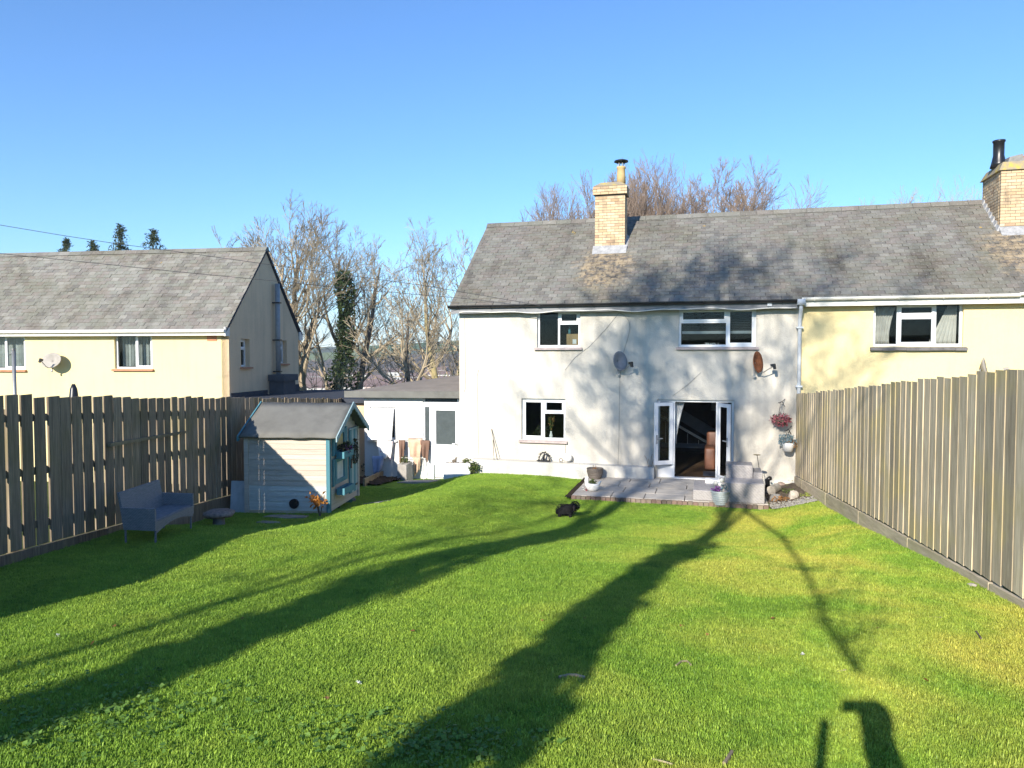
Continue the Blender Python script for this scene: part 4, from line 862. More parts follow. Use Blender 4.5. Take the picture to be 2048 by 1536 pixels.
# ================================================================== PLAYHOUSE
O = G(657, 1027); ph = thing('playhouse', 'small beige and teal wooden playhouse with grey felt roof beside the picket fence', 'playhouse', O, R(10)); PS = 1.09; ph.scale = (PS, PS, PS)
LX, LY, EH, RH = 1.45, 1.68, 1.40, 1.86
MB().bb(-LX + .02, -.02, .02, LY - .02, .03, EH - .02).build('inner_frame', 'shade_interior', ph)
MB().hexa([(-LX + .02, .02, EH - .02), (-.02, .02, EH - .02), (-LX + .02, LY - .02, EH - .02), (-.02, LY - .02, EH - .02), (-LX + .02, LY / 2 - .02, RH - .06), (-.02, LY / 2 - .02, RH - .06), (-LX + .02, LY / 2 + .02, RH - .06), (-.02, LY / 2 + .02, RH - .06)]).build('gable_frame', 'shade_interior', ph)
n_ = 15; bh = (EH - .02) / n_; rng = random.Random(1)
for i in range(n_):
    z = .02 + i * bh
    for side in (0, 1):
        y = .0 if side == 0 else LY
        sg = -1 if side == 0 else 1; m = MB()
        m.hexa([(-LX, y, z), (0, y, z), (-LX, y + sg * .022, z), (0, y + sg * .022, z), (-LX, y, z + bh * 1.02), (0, y, z + bh * 1.02), (-LX, y + sg * .010, z + bh * .99), (0, y + sg * .010, z + bh * .99)])
        m.build('board', 'playhouse_base' if i < 5 and side == 0 else 'playhouse_board', ph)
def face_boards(x, sg):
    z = .02; i = 0
    while z < RH - .1:
        ins = 0 if z + bh < EH else (z + bh - EH) / (RH - EH) * LY / 2
        m = MB(); m.hexa([(x, ins, z), (x + sg * .022, ins, z), (x, LY - ins, z), (x + sg * .022, LY - ins, z), (x, ins, z + bh * 1.02), (x + sg * .010, ins, z + bh * .99), (x, LY - ins, z + bh * 1.02), (x + sg * .010, LY - ins, z + bh * .99)]); m.build('board', 'playhouse_board', ph); z += bh
face_boards(0, 1); face_boards(-LX, -1)
MB().bb(-LX - .03, .03, -.035, .0, -.12, .045).build('skirting', 'gravel_board', ph)
for (x, y) in ((.0, -.02), (0, LY - .02)): MB().bb(x - .02, x + .045, y - .025, y + .045, .0, EH - .03).build('corner_post', 'teal_wood' if y < 0 else 'playhouse_board', ph)
MB().bb(-LX - .045, -LX + .03, -.045, .02, 0, EH - .03).build('corner_post', 'playhouse_board', ph)
# felt roof, fascia boards, scalloped barge
x0, x1 = -LX - .10, .20; sl = (RH - EH) / (LY / 2); ov = .13
for sg in (0, 1):
    f = lambda y: y if sg == 0 else LY - y
    m = MB(); ny = 6; nx = 14; rr = random.Random(3 + sg); top = []
    for j in range(ny + 1):
        for i in range(nx + 1):
            y = -ov + (LY / 2 + ov) * j / ny; top.append((x0 + (x1 - x0) * i / nx, f(y), EH + .02 + (y) * sl + rr.uniform(-.004, .004) + .006 * math.sin(i * 1.3 + j)))
    fs2 = [(j * (nx + 1) + i, j * (nx + 1) + i + 1, (j + 1) * (nx + 1) + i + 1, (j + 1) * (nx + 1) + i) for j in range(ny) for i in range(nx)]
    if sg: fs2 = [q_[::-1] for q_ in fs2]
    m.add(top, fs2); o = m.build('roof', 'felt', ph, smooth=True); sd = o.modifiers.new('thick', 'SOLIDIFY'); sd.thickness = .035; sd.offset = -1
    for xx, mat in ((x1 - .004, 'pale_teal_wood'), (x0 - .018, 'teal_wood')):
        b = MB(); ns = 9
        for k in range(ns):
            y1_, y2_ = -ov - .03 + (LY / 2 + ov + .03) * k / ns, -ov - .03 + (LY / 2 + ov + .03) * (k + 1) / ns; e1, e2 = EH + .04 + y1_ * sl, EH + .04 + y2_ * sl
            d1 = .085; b.hexa([(xx, f(y1_), e1 - d1), (xx + .02, f(y1_), e1 - d1), (xx, f((y1_ + y2_) / 2), (e1 + e2) / 2 - d1 - .03), (xx + .02, f((y1_ + y2_) / 2), (e1 + e2) / 2 - d1 - .03), (xx, f(y1_), e1), (xx + .02, f(y1_), e1), (xx, f((y1_ + y2_) / 2), (e1 + e2) / 2), (xx + .02, f((y1_ + y2_) / 2), (e1 + e2) / 2)])
            b.hexa([(xx, f((y1_ + y2_) / 2), (e1 + e2) / 2 - d1 - .03), (xx + .02, f((y1_ + y2_) / 2), (e1 + e2) / 2 - d1 - .03), (xx, f(y2_), e2 - d1), (xx + .02, f(y2_), e2 - d1), (xx, f((y1_ + y2_) / 2), (e1 + e2) / 2), (xx + .02, f((y1_ + y2_) / 2), (e1 + e2) / 2), (xx, f(y2_), e2), (xx + .02, f(y2_), e2)])
        b.build('bargeboard', mat, ph)
def teal_frame(y0, y1, z0, z1, pane):
    m = MB(); t = .07
    m.bb(.023, .055, y0, y0 + t, z0, z1).bb(.023, .055, y1 - t, y1, z0, z1).bb(.023, .055, y0 + t, y1 - t, z0, z0 + t).bb(.023, .055, y0 + t, y1 - t, z1 - t, z1)
    o = m.build('window', 'teal_wood', ph); MB().bb(.023, .028, y0 + t, y1 - t, z0 + t, z1 - t).build('pane', pane, o)
    MB().bb(.023, .05, y0 - .11, y0 - .02, z0 - .02, z1).build('shutter', 'teal_wood', ph); MB().bb(.023, .05, y1 + .02, y1 + .12, z0, z1 + .02).build('shutter', 'teal_wood', ph)
teal_frame(.26, .82, 1.00, 1.42, 'yellow_board'); teal_frame(.26, .82, .46, .92, 'curtain_white')
d = MB(); yy = 1.10
for k in range(4): MB().bb(.023, .045, yy, yy + .118, .14, 1.34).build('door_plank', 'pale_teal_wood' if k % 2 else 'teal_wood', ph); yy += .12
MB().bb(.024, .05, 1.08, 1.60, 1.345, 1.375).build('door_head', 'pale_teal_wood', ph)
MB().bb(.046, .07, 1.14, 1.17, .62, .80).build('door_handle', 'black_plastic', ph)
for z in (.25, 1.1): MB().bb(.046, .056, 1.44, 1.57, z, z + .03).build('hinge', 'black_plastic', ph)
for (z, y0_, y1_) in ((.92, .28, .84), (.27, .28, .84)):
    b = MB(); b.bb(.056, .20, y0_, y1_, z, z + .015).bb(.185, .20, y0_, y1_, z + .015, z + .12).bb(.056, .07, y0_, y1_, z + .015, z + .12).bb(.07, .185, y0_, y0_ + .015, z + .015, z + .12).bb(.07, .185, y1_ - .015, y1_, z + .015, z + .12); b.build('window_box', 'teal_wood', ph)
MB().tube([(-.60, -.026, .17), (-.60, -.06, .17)], .085, 20).build('vent_hole', 'black_plastic', ph)
for x in (-LX - .01,): pass
M4 = Matrix.Translation(O) @ Matrix.Rotation(R(10), 4, 'Z') @ Matrix.Scale(PS, 4)
rr = random.Random(14); t = thing('window_flowers', 'purple flowers and trailing green leaves in the upper playhouse window box', 'flowers', M4 @ Vector((.13, .55, 1.02)), R(10))
MB().leaves((0, 0, .08), (.10, .33, .10), 330, .05, rr, .2, .5).build('foliage', 'dark_leaf', t); MB().leaves((.03, -.02, .05), (.10, .2, .07), 60, .045, rr, .6).build('petals', 'purple_flower', t); MB().leaves((.02, .1, .12), (.09, .25, .08), 60, .04, rr, .5).build('leaf_tips', 'bush_leaf', t)
t = thing('wreath', 'dark leafy wreath hanging on the playhouse door', 'wreath', M4 @ Vector((.05, 1.34, .72)), R(10))
w_ = MB(); w_.tube([(.03, .13 * math.cos(a), .16 + .17 * math.sin(a)) for a in np.linspace(0, 6.28, 22)], .022, 6); w_.build('ring', 'bark', t)
l = MB()
for k in range(170): a = rr.uniform(0, 6.28); l.leaf((.035, .13 * math.cos(a), .16 + .17 * math.sin(a)), .05, rr)
l.leaves((.03, .02, .40), (.03, .07, .08), 40, .06, rr); l.build('foliage', 'dark_leaf', t)
# things around the playhouse
bp = G(476, 1026); single('leaning_sheet', MB().hexa([(-.16, 0, -.03), (.17, 0, -.03), (-.16, .02, -.03), (.17, .02, -.03), (-.165, .10, .60), (.165, .10, .60), (-.165, .12, .60), (.165, .12, .60)]), 'fabric_blue', 'plain pale sheet leaning against the fence beside the playhouse', 'sheet', loc=bp, rz=R(12)); MATS['panel_white'] = plain('panel_white', (.44, .47, .49), .6); bpy.data.objects['leaning_sheet'].data.materials[0] = M('panel_white')
p = G(438, 1052); st = thing('stone_stool', 'round topped pinkish stone mushroom stool between bench and playhouse', 'stool', p)
MB().lathe([(.10, -.03), (.105, .0), (.095, .10), (.10, .17)], (0, 0, 0), 14).build('stem', 'stone_grey', st, smooth=True)
rr = random.Random(3); b = MB().lathe([(.10, .165), (.22, .17), (.255, .20), (.25, .235), (.19, .265), (.08, .275)], (0, 0, 0), 22); b.v = [(x + rr.uniform(-.012, .012), y + rr.uniform(-.012, .012), z + rr.uniform(-.008, .008)) for x, y, z in b.v]; b.build('top', 'stone_pink', st, smooth=True)
def flag(px, py, pts, label, seed, mat='stone_grey'):
    p = G(px, py); m = MB(); n = len(pts); rr = random.Random(seed)
    m.add([(x, y, -.02 + float(lawn_z(p.x + x, p.y + y)) - p.z) for x, y in pts] + [(x * .97, y * .97, .03 + float(lawn_z(p.x + x, p.y + y)) - p.z + rr.uniform(-.004, .004)) for x, y in pts], [tuple(range(n))[::-1], tuple(range(n, 2 * n))] + [(i, (i + 1) % n, n + (i + 1) % n, n + i) for i in range(n)])
    return single('paving_stone', m, mat, label, 'paving stone', 'stepping stones round the playhouse', loc=p)
flag(572, 1036, [(-.42, -.12), (.1, -.2), (.42, -.02), (.36, .2), (-.1, .22), (-.38, .1)], 'larger grey stepping stone below the near wall of the playhouse', 1); flag(538, 1047, [(-.2, -.1), (.1, -.14), (.24, 0), (.12, .12), (-.18, .1)], 'smaller grey stepping stone nearer the stone stool', 2)
flag(753, 1007, [(-.25, -.28), (.2, -.3), (.3, .1), (.1, .32), (-.26, .26)], 'grey stepping stone on the grass past the playhouse door', 3); flag(838, 966, [(-.55, -.25), (.5, -.3), (.55, .3), (-.5, .35)], 'pale slab below the clothes airer', 4, 'concrete')
def copper(px, py, h, n, seed, label):
    rr = random.Random(seed); p = G(px, py); t = thing('copper_sapling', label, 'sapling', p); st = MB(); lf = MB()
    for k in range(6):
        a = rr.uniform(0, 6.28); q0 = Vector((0, 0, -.03)); q1 = Vector((math.cos(a) * .05, math.sin(a) * .05, h * rr.uniform(.4, .6))); q2 = Vector((math.cos(a) * .17, math.sin(a) * .12, h * rr.uniform(.75, 1.05)))
        st.tube([q0, q1, q2], [.012, .008, .004], 5)
        for _ in range(n // 6): t_ = rr.random(); lf.leaf(q1.lerp(q2, t_) + Vector((rr.gauss(0, .03), rr.gauss(0, .03), rr.gauss(0, .03))), .085, rr, .2, .55)
    st.build('stem', 'bark', t); lf.build('foliage', 'copper_leaf', t)
copper(541, 1021, .40, 60, 2, 'small sapling with brown autumn leaves in shade by the playhouse wall'); copper(640, 1034, .42, 100, 5, 'small sapling with bright orange leaves at the sunlit playhouse corner')
for px, py, r_, lb, sd in ((673, 1018, .09, 'dark stump at the foot of the playhouse window wall', 1), (706, 1003, .07, 'grey stone at the foot of the playhouse door', 4)): rock(px, py, r_, 'soil' if sd == 1 else 'stone_grey', lb, sd + 20, .9)
p = G(697, 1006); single('teal_pot', MB().lathe([(.07, -.02), (.10, .16), (.105, .18), (.085, .18)], (0, 0, 0), 14), 'teal_wood', 'small teal pot at the foot of the playhouse', 'pot', loc=p, smooth=True)
# ================================================================== BENCH
p = G(313, 1088); ang = math.atan2(LD.y, LD.x); bn = thing('rattan_bench', 'blue grey woven two seat garden bench standing against the picket fence', 'bench', p, ang); bn.scale = (.80, .80, .80)
bl_, bdp = 1.30, .56         # local x along the fence, y towards the fence
for x in (.03, bl_ - .03):
    for y in (.03, bdp - .03):
        MB().tube([(x + (.03 if x < .5 else -.03) * 0, y, -.04), (x, y, .24)], .017, 8).build('leg', 'wicker_blue', bn)
ap = MB(); n_ = 16
for i in range(n_):
    a, b = bl_ * i / n_, bl_ * (i + 1) / n_; ca = .17 + .10 * math.sin(math.pi * i / n_); cb_ = .17 + .10 * math.sin(math.pi * (i + 1) / n_)
    ap.hexa([(a, 0, ca), (b, 0, cb_), (a, .03, ca), (b, .03, cb_), (a, 0, .37), (b, 0, .37), (a, .03, .37), (b, .03, .37)])
ap.build('apron', 'wicker_blue', bn)
MB().bb(.03, bl_ - .03, .03, bdp - .06, .33, .385).build('seat', 'wicker_blue', bn)
MB().hexa([(0.0, bdp - .06, .24), (bl_, bdp - .06, .24), (0, bdp - .02, .24), (bl_, bdp - .02, .24), (0.0, bdp + .05, .84), (bl_, bdp + .05, .84), (0, bdp + .085, .84), (bl_, bdp + .085, .84)]).build('backrest', 'wicker_blue', bn)
for x in (-.03, bl_): MB().hexa([(x, 0, .22), (x + .03, 0, .22), (x, bdp - .03, .24), (x + .03, bdp - .03, .24), (x - .006, 0, .585), (x + .036, 0, .585), (x - .006, bdp + .02, .60), (x + .036, bdp + .02, .60)]).build('arm', 'wicker_blue', bn)
# ================================================================== PATIO FURNITURE
sf = thing('rattan_sofa', 'grey woven rattan garden sofa with low footrest on the patio', 'sofa', (.45, 16.6, 0), world=True)
def soft(x0, x1, y0, y1, z0, z1, name, par):
    o = MB().bb(x0, x1, y0, y1, z0, z1).build(name, 'wicker_grey', par); bv = o.modifiers.new('soft', 'BEVEL'); bv.width = .018; bv.segments = 2; return o
soft(-.33, .22, 16.16, 17.45, .0, .22, 'footrest', sf); soft(.225, 1.12, 16.10, 16.78, .0, .42, 'seat', sf); soft(.36, .92, 16.785, 17.35, .0, .70, 'backrest', sf); soft(.925, 1.12, 16.785, 17.5, 0, .55, 'arm', sf)
single('white_box', MB().bb(-.16, .16, -.12, .12, 0, .085), 'white_paint', 'flat white box lying on the rattan footrest', 'box', loc=(.08, 17.22, .222))
def pot_plant(name, label, p, prof, mat, ribs=0, cat='plant pot'):
    t = thing(name, label, cat, p); m = MB()
    if ribs:
        pr = []; r0_, z0_ = prof[0]; 
        for i in range(ribs):
            a, b = i / ribs, (i + 1) / ribs; f = lambda u: np.interp(u, np.linspace(0, 1, len(prof)), [q_[0] for q_ in prof]); g_ = lambda u: np.interp(u, np.linspace(0, 1, len(prof)), [q_[1] for q_ in prof])
            pr += [(f(a) - .006, g_(a)), (f(a * .7 + b * .3) + .004, g_(a * .7 + b * .3)), (f(a * .2 + b * .8) + .004, g_(a * .2 + b * .8))]
        pr += [(prof[-1][0] + .012, prof[-1][1]), (prof[-1][0] + .012, prof[-1][1] + .03), (prof[-1][0] - .02, prof[-1][1] + .03), (prof[-1][0] - .03, prof[-1][1] - .03), (.02, prof[-1][1] - .03)]
    else: pr = prof + [(prof[-1][0] - .02, prof[-1][1]), (prof[-1][0] - .03, prof[-1][1] - .04), (.02, prof[-1][1] - .04)]
    m.lathe(pr, (0, 0, 0), 24).build('pot', mat, t, smooth=not ribs); MB().lathe([(.02, prof[-1][1] - .045), (prof[-1][0] - .03, prof[-1][1] - .03), (.02, prof[-1][1] - .02)], (0, 0, 0), 16).build('soil', 'soil', t); return t
rr = random.Random(8)
pp = onZ(1440, 1009, -.06); pp.y -= .02; t = pot_plant('ribbed_pot', 'pale grey ribbed pot with white and purple flowers before the rattan sofa', pp, [(.125, 0), (.16, .13), (.185, .27)], 'pot_pale', 6)
MB().leaves((-.06, -.02, .33), (.10, .08, .05), 70, .05, rr, .3).build('petals', 'purple_flower', t); MB().leaves((.06, 0, .38), (.09, .08, .10), 90, .07, rr, .3, 1).build('foliage', 'blue_leaf', t)
st = MB(); hd = MB()
for x, z in ((-.10, .46), (.03, .52), (.0, .43), (.09, .60)):
    st.tube([(x * .4, 0, .25), (x, .0, z)], .006, 4); hd.blob((x, 0, z), .045 if z < .55 else .02, rr, 10, 7, .08)
st.build('stem', 'bush_leaf', t); hd.build('flower_head', 'white_flower', t)
pp = onZ(1190, 954, 0.0); pp = Vector((pp.x, YF - .52, 0)); t = pot_plant('brown_pot', 'brown ribbed bowl pot at the left end of the patio', (onY(1190, 950, YF - .55).x, YF - .55, float(lawn_z(-2.9, YF - .55)) + .05), [(.11, 0), (.17, .10), (.205, .22), (.20, .28)], 'pot_brown', 7)
tw = MB()
for k in range(5): a = k * 1.3; tw.tube([(0, 0, .2), (.06 * math.cos(a), .06 * math.sin(a), .33 + .02 * k)], .005, 4)
tw.build('stem', 'dead_leaf', t); MB().leaves((0, 0, .28), (.08, .08, .03), 25, .05, rr).build('foliage', 'dead_leaf', t)
# hen shaped planter
pp = onZ(1184, 984, -.02); t = thing('hen_planter', 'white and green hen shaped planter on the patio corner', 'planter', (pp.x, pp.y + .05, -.004))
b = MB().lathe([(.07, 0), (.12, .05), (.15, .13), (.145, .18), (.12, .18), (.11, .13), (.02, .12)], (0, 0, 0), 18, 1.15, .8); b.tube([(-.11, 0, .14), (-.14, 0, .24), (-.13, 0, .31), (-.17, 0, .32)], [.06, .045, .04, .012], 10); b.tube([(.13, 0, .15), (.2, 0, .24)], [.05, .01], 8); b.build('body', 'white_ceramic', t, smooth=True)
MB().leaves((0, 0, .19), (.10, .08, .05), 90, .06, rr, .2, 1).build('foliage', 'bush_leaf', t); MB().leaves((0, -.06, .08), (.12, .06, .06), 26, .03, rr, .9).build('painted_leaves', 'bush_leaf', t)
pp = G(1176, 989); herb(0, 0, (.12, .08, .05), 60, .045, 'bush_leaf', 'pink and white flowers in the soil at the patio corner', 7, 'bedding_flowers', d=Vector((pp.x, pp.y, float(lawn_z(pp.x, pp.y)) + .03)), cat='flowers')
o = [x for x in bpy.data.objects if x.name.startswith('bedding_flowers')][0]; MB().leaves((.03, -.02, .09), (.11, .07, .04), 45, .05, rr, .6, .5).build('petals', 'pink_flower', o); MB().leaves((-.07, -.02, .08), (.06, .05, .04), 25, .05, rr, .6, .5).build('petals', 'white_flower', o)
# ornaments on the plinth ledge
def LX_(px): return onY(px, 920, YF - .16).x
x = LX_(1088); t = thing('iron_ornament', 'black wrought iron arch ornament on the white plinth under the window', 'ornament', (x, YF - .16, .315))
b = MB(); b.box((0, 0, .02), (.34, .05, .04)); b.tube([(-.15, 0, .03), (-.10, 0, .16), (-.04, 0, .23), (.02, 0, .25), (.08, 0, .2), (.13, 0, .12), (.15, 0, .03)], .013, 6); b.build('arch', 'black_plastic', t)
b = MB(); b.tube([(0, 0, .03), (-.01, 0, .10), (.01, 0, .17)], [.04, .03, .02], 8); b.blob((.015, 0, .19), .022, rr, 8, 6, .05); b.build('figure', 'black_plastic', t)
l = MB()
for k in range(46): a = k / 46 * math.pi; l.leaf((-.15 * math.cos(a), -.01, .04 + .21 * math.sin(a)), .05, rr)
l.build('leaf_scroll', 'black_plastic', t)
x = LX_(1134); t = thing('sheep_ornament', 'white rounded sheep ornament on the plinth ledge', 'ornament', (x, YF - .16, .315))
MB().blob((.02, 0, .13), (.11, .08, .11), rr, 16, 10, .06).build('body', 'white_ceramic', t, smooth=True); b = MB(); b.tube([(-.155 + .045 * math.cos(a), -.02, .06 + .045 * math.sin(a)) for a in np.linspace(0, 6.28, 14)], .008, 6); b.tube([(-.19, -.02, .0), (-.17, -.02, .03)], .006, 5).tube([(-.11, -.02, 0), (-.135, -.02, .03)], .006, 5); b.build('wire_head', 'black_plastic', t)
for k, (xa, ya, xb, yb) in enumerate(((983, 858, 995, 922), (986, 880, 988, 922))):
    a, b = onY(xa, ya, YF - .03), onY(xb, yb, YF - .22); b.z = .325; single('garden_cane', MB().tube([a, b], .009, 6), 'bark', ('longer thin cane leaning on the white wall', 'shorter thin cane leaning on the white wall')[k], 'cane', 'canes leaning on the wall')
p0 = onY(1300, 940, YF - .12); w_ = MB()
for dx, top in ((-.10, .30), (-.03, .22), (.04, .34), (.10, .26)): w_.tube([(p0.x + dx * .3, YF - .14, .27), (p0.x + dx * .8, YF - .15, .27 + top * .7), (p0.x + dx * 1.4, YF - .15, .27 + top)], .005, 5)
single('dry_stems', w_, 'dead_leaf', 'dry bare plant stems standing on the plinth by the French doors', 'stems')
pp = onY(1529, 950, 17.6); t = thing('metal_flower', 'brass flower on a thin stake beside the rattan sofa', 'garden stake', (onY(1526, 990, 17.6).x, 17.6, -.02))
top = onY(1514, 910, 17.6) - Vector(t.location); MB().tube([(0, 0, -.02), top], .007, 6).build('stake', 'black_plastic', t); b = MB(); b.blob(top, (.04, .04, .012), rr, 10, 5, .05)
for k in range(8): a = k * .785; b.blob(top + Vector((.055 * math.cos(a), .055 * math.sin(a), .004)), (.032, .032, .008), rr, 6, 4, .05)
b.build('flower_head', 'brass', t)
# hanging baskets
def basket(px, py, r_, leaf1, n1, label, seed, potted=False):
    rr = random.Random(seed); c = onY(px, py, YF - .30); t = thing('hanging_basket', label, 'hanging basket', c)
    br = MB(); dz = .42 if not potted else .28
    br.tube([(.12, .29, dz + .06), (.0, .02, dz), (-.03, -.02, dz - .02)], .009, 6).tube([(.12, .29, dz - .12), (.05, .12, dz)], .008, 6).tube([(-.06 * math.cos(a), -.02 + .03 * math.sin(a) * 0, dz - .02 + .03 * math.sin(a)) for a in np.linspace(0, 4.5, 10)], .006, 5); br.build('bracket', 'black_plastic', t)
    cn = MB()
    for a in (0, 2.1, 4.2): cn.tube([(0, 0, dz - .02), (.13 * math.cos(a), .13 * math.sin(a), 0)], .004, 4)
    cn.build('chain', 'cable', t)
    if potted: MB().lathe([(.10, -.20), (.14, -.04), (.145, 0), (.12, 0)], (.03, 0, -.02), 16).build('pot', 'white_ceramic', t, smooth=True)
    else: MB().lathe([(.03, -.13), (.12, -.08), (.15, 0), (.12, 0)], (0, 0, 0), 16).build('basket', 'bark', t, smooth=True)
    MB().leaves((0, 0, .01 if not potted else .05), (r_, r_ * .9, r_ * .62), n1, .055, rr, .45, .2).build('foliage', leaf1, t)
    if not potted: MB().leaves((0, 0, .02), (r_ * .95, r_ * .85, r_ * .6), 130, .05, rr, .4).build('leaves', 'dark_leaf', t)
    else: MB().leaves((.12, -.05, -.02), (.09, .08, .08), 70, .05, rr, .4).build('petals', 'dead_leaf', t)
basket(1561, 840, .24, 'pink_flower', 330, 'hanging basket of pink flowers on the wall by the board fence', 4); basket(1574, 884, .22, 'blue_leaf', 260, 'hanging pot of blue green leaves below the pink basket', 6, True)
# ================================================================== SATELLITE DISHES
def dish(c, face, wid, hgt, mat, label, wall_n, lnb='black_plastic', cable=True):
    t = thing('satellite_dish', label, 'satellite dish', c); f = Vector(face).normalized(); u = f.cross(Vector((0, 0, 1))).normalized(); v = u.cross(f)
    m = MB(); n_ = 22; rings = [(0, -.09), (.35, -.08), (.7, -.045), (1, 0)]
    vs2 = []
    for r_, dp in rings:
        for k in range(n_): a = 6.2832 * k / n_; vs2.append(u * (math.cos(a) * r_ * wid / 2) + v * (math.sin(a) * r_ * hgt / 2) + f * dp)
    m.add(vs2, [(i * n_ + k, i * n_ + (k + 1) % n_, (i + 1) * n_ + (k + 1) % n_, (i + 1) * n_ + k) for i in range(3) for k in range(n_)]); o = m.build('reflector', mat, t, smooth=True); o.modifiers.new('thick', 'SOLIDIFY').thickness = .012
    low = v * (-hgt / 2) - f * .02; tip = f * .36 - v * (hgt * .28)
    MB().tube([low, low + f * .12, tip], .012, 6).build('arm', 'metal_pole', t); q_ = f.to_track_quat('Y', 'Z').to_matrix()
    MB().box(tip + v * .03, (.07, .10, .06), q_).box(tip - v * .02 + f * .03, (.06, .05, .11), q_).build('receiver', lnb, t)
    wn = Vector(wall_n); b = MB(); b.tube([-f * .09, -f * .13 - v * .05, low - f * .12 - v * .06], .02, 8); foot = low - f * .12 - v * .06; d_ = wn.dot(-foot) ; b.tube([foot, foot - wn * .02], .04, 8); b.build('mount', 'metal_pole', t); return t
dish(Vector(onY(1241, 722, YF - .20)), (.74, -.64, .16), .46, .50, 'dish_grey', 'dark grey satellite dish between the two upper windows of the white house', (0, -1, 0))
dish(Vector(onY(1517, 724, YF - .20)), (.84, -.50, .12), .46, .52, 'dish_rust', 'rusty red brown satellite dish above the French doors', (0, -1, 0))
for px in (1241, 1517): pass
c = onY(1972, 735, YF - .2); dish(Vector(c), (.9, -.35, .2), .44, .44, 'dish_cream', 'pale satellite dish just showing above the board fence', (0, -1, 0), 'dish_cream')
lm = Matrix.Translation((KX.x, KX.y, 0)) @ Matrix.Rotation(R(6), 4, 'Z'); dish(lm @ Vector((-5.95, -.32, 2.93)), (.05, -.93, .35), .72, .52, 'dish_cream', 'pale oval satellite dish on the cream wall above the picket fence', (0, -1, 0))
# ================================================================== SIDE PASSAGE
rb0, rb1 = G(730, 973), G(794, 942); d_ = (rb1 - rb0); d_.z = 0; d_.normalize(); nn = Vector((-d_.y, d_.x, 0))
single('bed_edging', MB().hexa([tuple(p_ + nn * o_ + Vector((0, 0, z))) for z in (-.15, .20) for o_ in (0, .05) for p_ in (rb0, rb1)]), 'batten', 'pale timber board edging the dark bed behind the playhouse', 'edging board')
sb = sheet('raised_bed', -9.6, -8.3, rb0.y + .2, 19.4, .06, 'soil', 'dark soil of the bed behind the playhouse', n=18, amp=.035, seed=9)
for k, (px, py) in enumerate(((742, 945), (762, 938), (780, 930))): herb(px, py, (.32, .28, .2), 420, .08, ('dark_leaf', 'bush_leaf', 'dark_leaf')[k], ('dark leafy plant in the bed nearest the playhouse door', 'dark leafy plant in the middle of the timber edged bed', 'dark leafy plant at the far end of the timber edged bed')[k], 30 + k)
p = G(810, 960); single('concrete_block', MB().hexa([(-.17, -.15, -.1), (.17, -.15, -.1), (-.17, .15, -.1), (.17, .15, -.1), (-.15, -.13, .45), (.15, -.13, .45), (-.15, .13, .52), (.15, .13, .52)]), 'concrete', 'squat grey concrete planter block at the end of the timber edging', 'planter', loc=p, rz=R(-15))
herb(806, 930, (.14, .12, .09), 90, .06, 'bush_leaf', 'small green plant growing in the concrete planter block', 41, d=p + Vector((0, 0, .47)))
ap_ = G(822, 958); t = thing('clothes_airer', 'folding metal clothes airer hung with washing beside the white door', 'clothes airer', (ap_.x, ap_.y + .25, ap_.z), R(8))
for x in (-.42, .34):
    MB().tube([(x, -.28, 0), (x, .12, 1.12)], .012, 6).build('leg', 'white_gutter', t); MB().tube([(x, .28, 0), (x, -.12, 1.12)], .012, 6).build('leg', 'white_gutter', t)
for y, z in ((.12, 1.12), (.04, 1.13), (-.04, 1.13), (-.12, 1.12), (-.2, .6)): MB().tube([(-.43, y, z), (.35, y, z)], .008, 6).build('rail', 'white_gutter', t)
AM = Matrix.Translation((ap_.x, ap_.y + .25, ap_.z)) @ Matrix.Rotation(R(8), 4, 'Z')
def cloth(x0, x1, y, ztop, drop, mat, label, seed, back=.25, name='towel'):
    rr = random.Random(seed); m = MB(); nu, nv = 12, 14; vs2 = []
    ph1 = rr.uniform(0, 6)
    for j in range(nv + 1):
        s_ = -back + (drop + back) * j / nv
        for i in range(nu + 1):
            u = i / nu; x = x0 + (x1 - x0) * (u - .5) * (1.15 - .38 * max(0, s_) / drop) + (x0 + x1) / 2 * 0 + (x0 + x1) / 2
            if s_ < 0: yy, zz = y + .02, ztop + s_
            else: yy, zz = y - .02 - .02 * s_, ztop - s_
            if abs(s_) < .04: zz = ztop + .012
            vs2.append((x, yy + .04 * math.sin(u * 9 + ph1 + s_ * 2) * min(1, abs(s_) * 4), zz + (.16 * math.sin(u * 3.3 + ph1) + .05 * math.sin(u * 11 + ph1)) * max(0, s_)))
    m.add(vs2, [(j * (nu + 1) + i, j * (nu + 1) + i + 1, (j + 1) * (nu + 1) + i + 1, (j + 1) * (nu + 1) + i) for j in range(nv) for i in range(nu)])
    o = single(name, m, mat, label, name, 'washing on the airer', loc=AM.to_translation(), rz=R(8), smooth=True); o.modifiers.new('thick', 'SOLIDIFY').thickness = .008
cloth(-.06, .30, -.13, 1.135, .62, 'towel_peach', 'peach towel hanging over the front of the clothes airer', 1); cloth(-.52, -.10, -.10, 1.13, .66, 'fabric_floral', 'white flowered cloth hanging at the left of the airer', 2, name='cloth'); cloth(.12, .36, -.16, 1.08, .5, 'fabric_brown', 'brown patterned garment at the right of the airer', 3, name='garment'); cloth(-.20, -.04, -.16, 1.08, .75, 'fabric_brown', 'dark brown garment between the flowered cloth and the peach towel', 4, name='garment'); cloth(-.58, -.30, -.22, .62, .42, 'fabric_blue', 'pale blue cloth on the lower rail of the airer', 5, name='cloth'); cloth(.02, .2, -.20, .62, .45, 'towel_peach', 'long peach cloth on the lower rail of the airer', 6, name='cloth')
tp = onY(913, 930, 18.42); tp.z = -.02; t = thing('stone_trough', 'white painted trough planter filled with pebbles at the house corner', 'planter', (tp.x, tp.y + .12, tp.z), R(6))
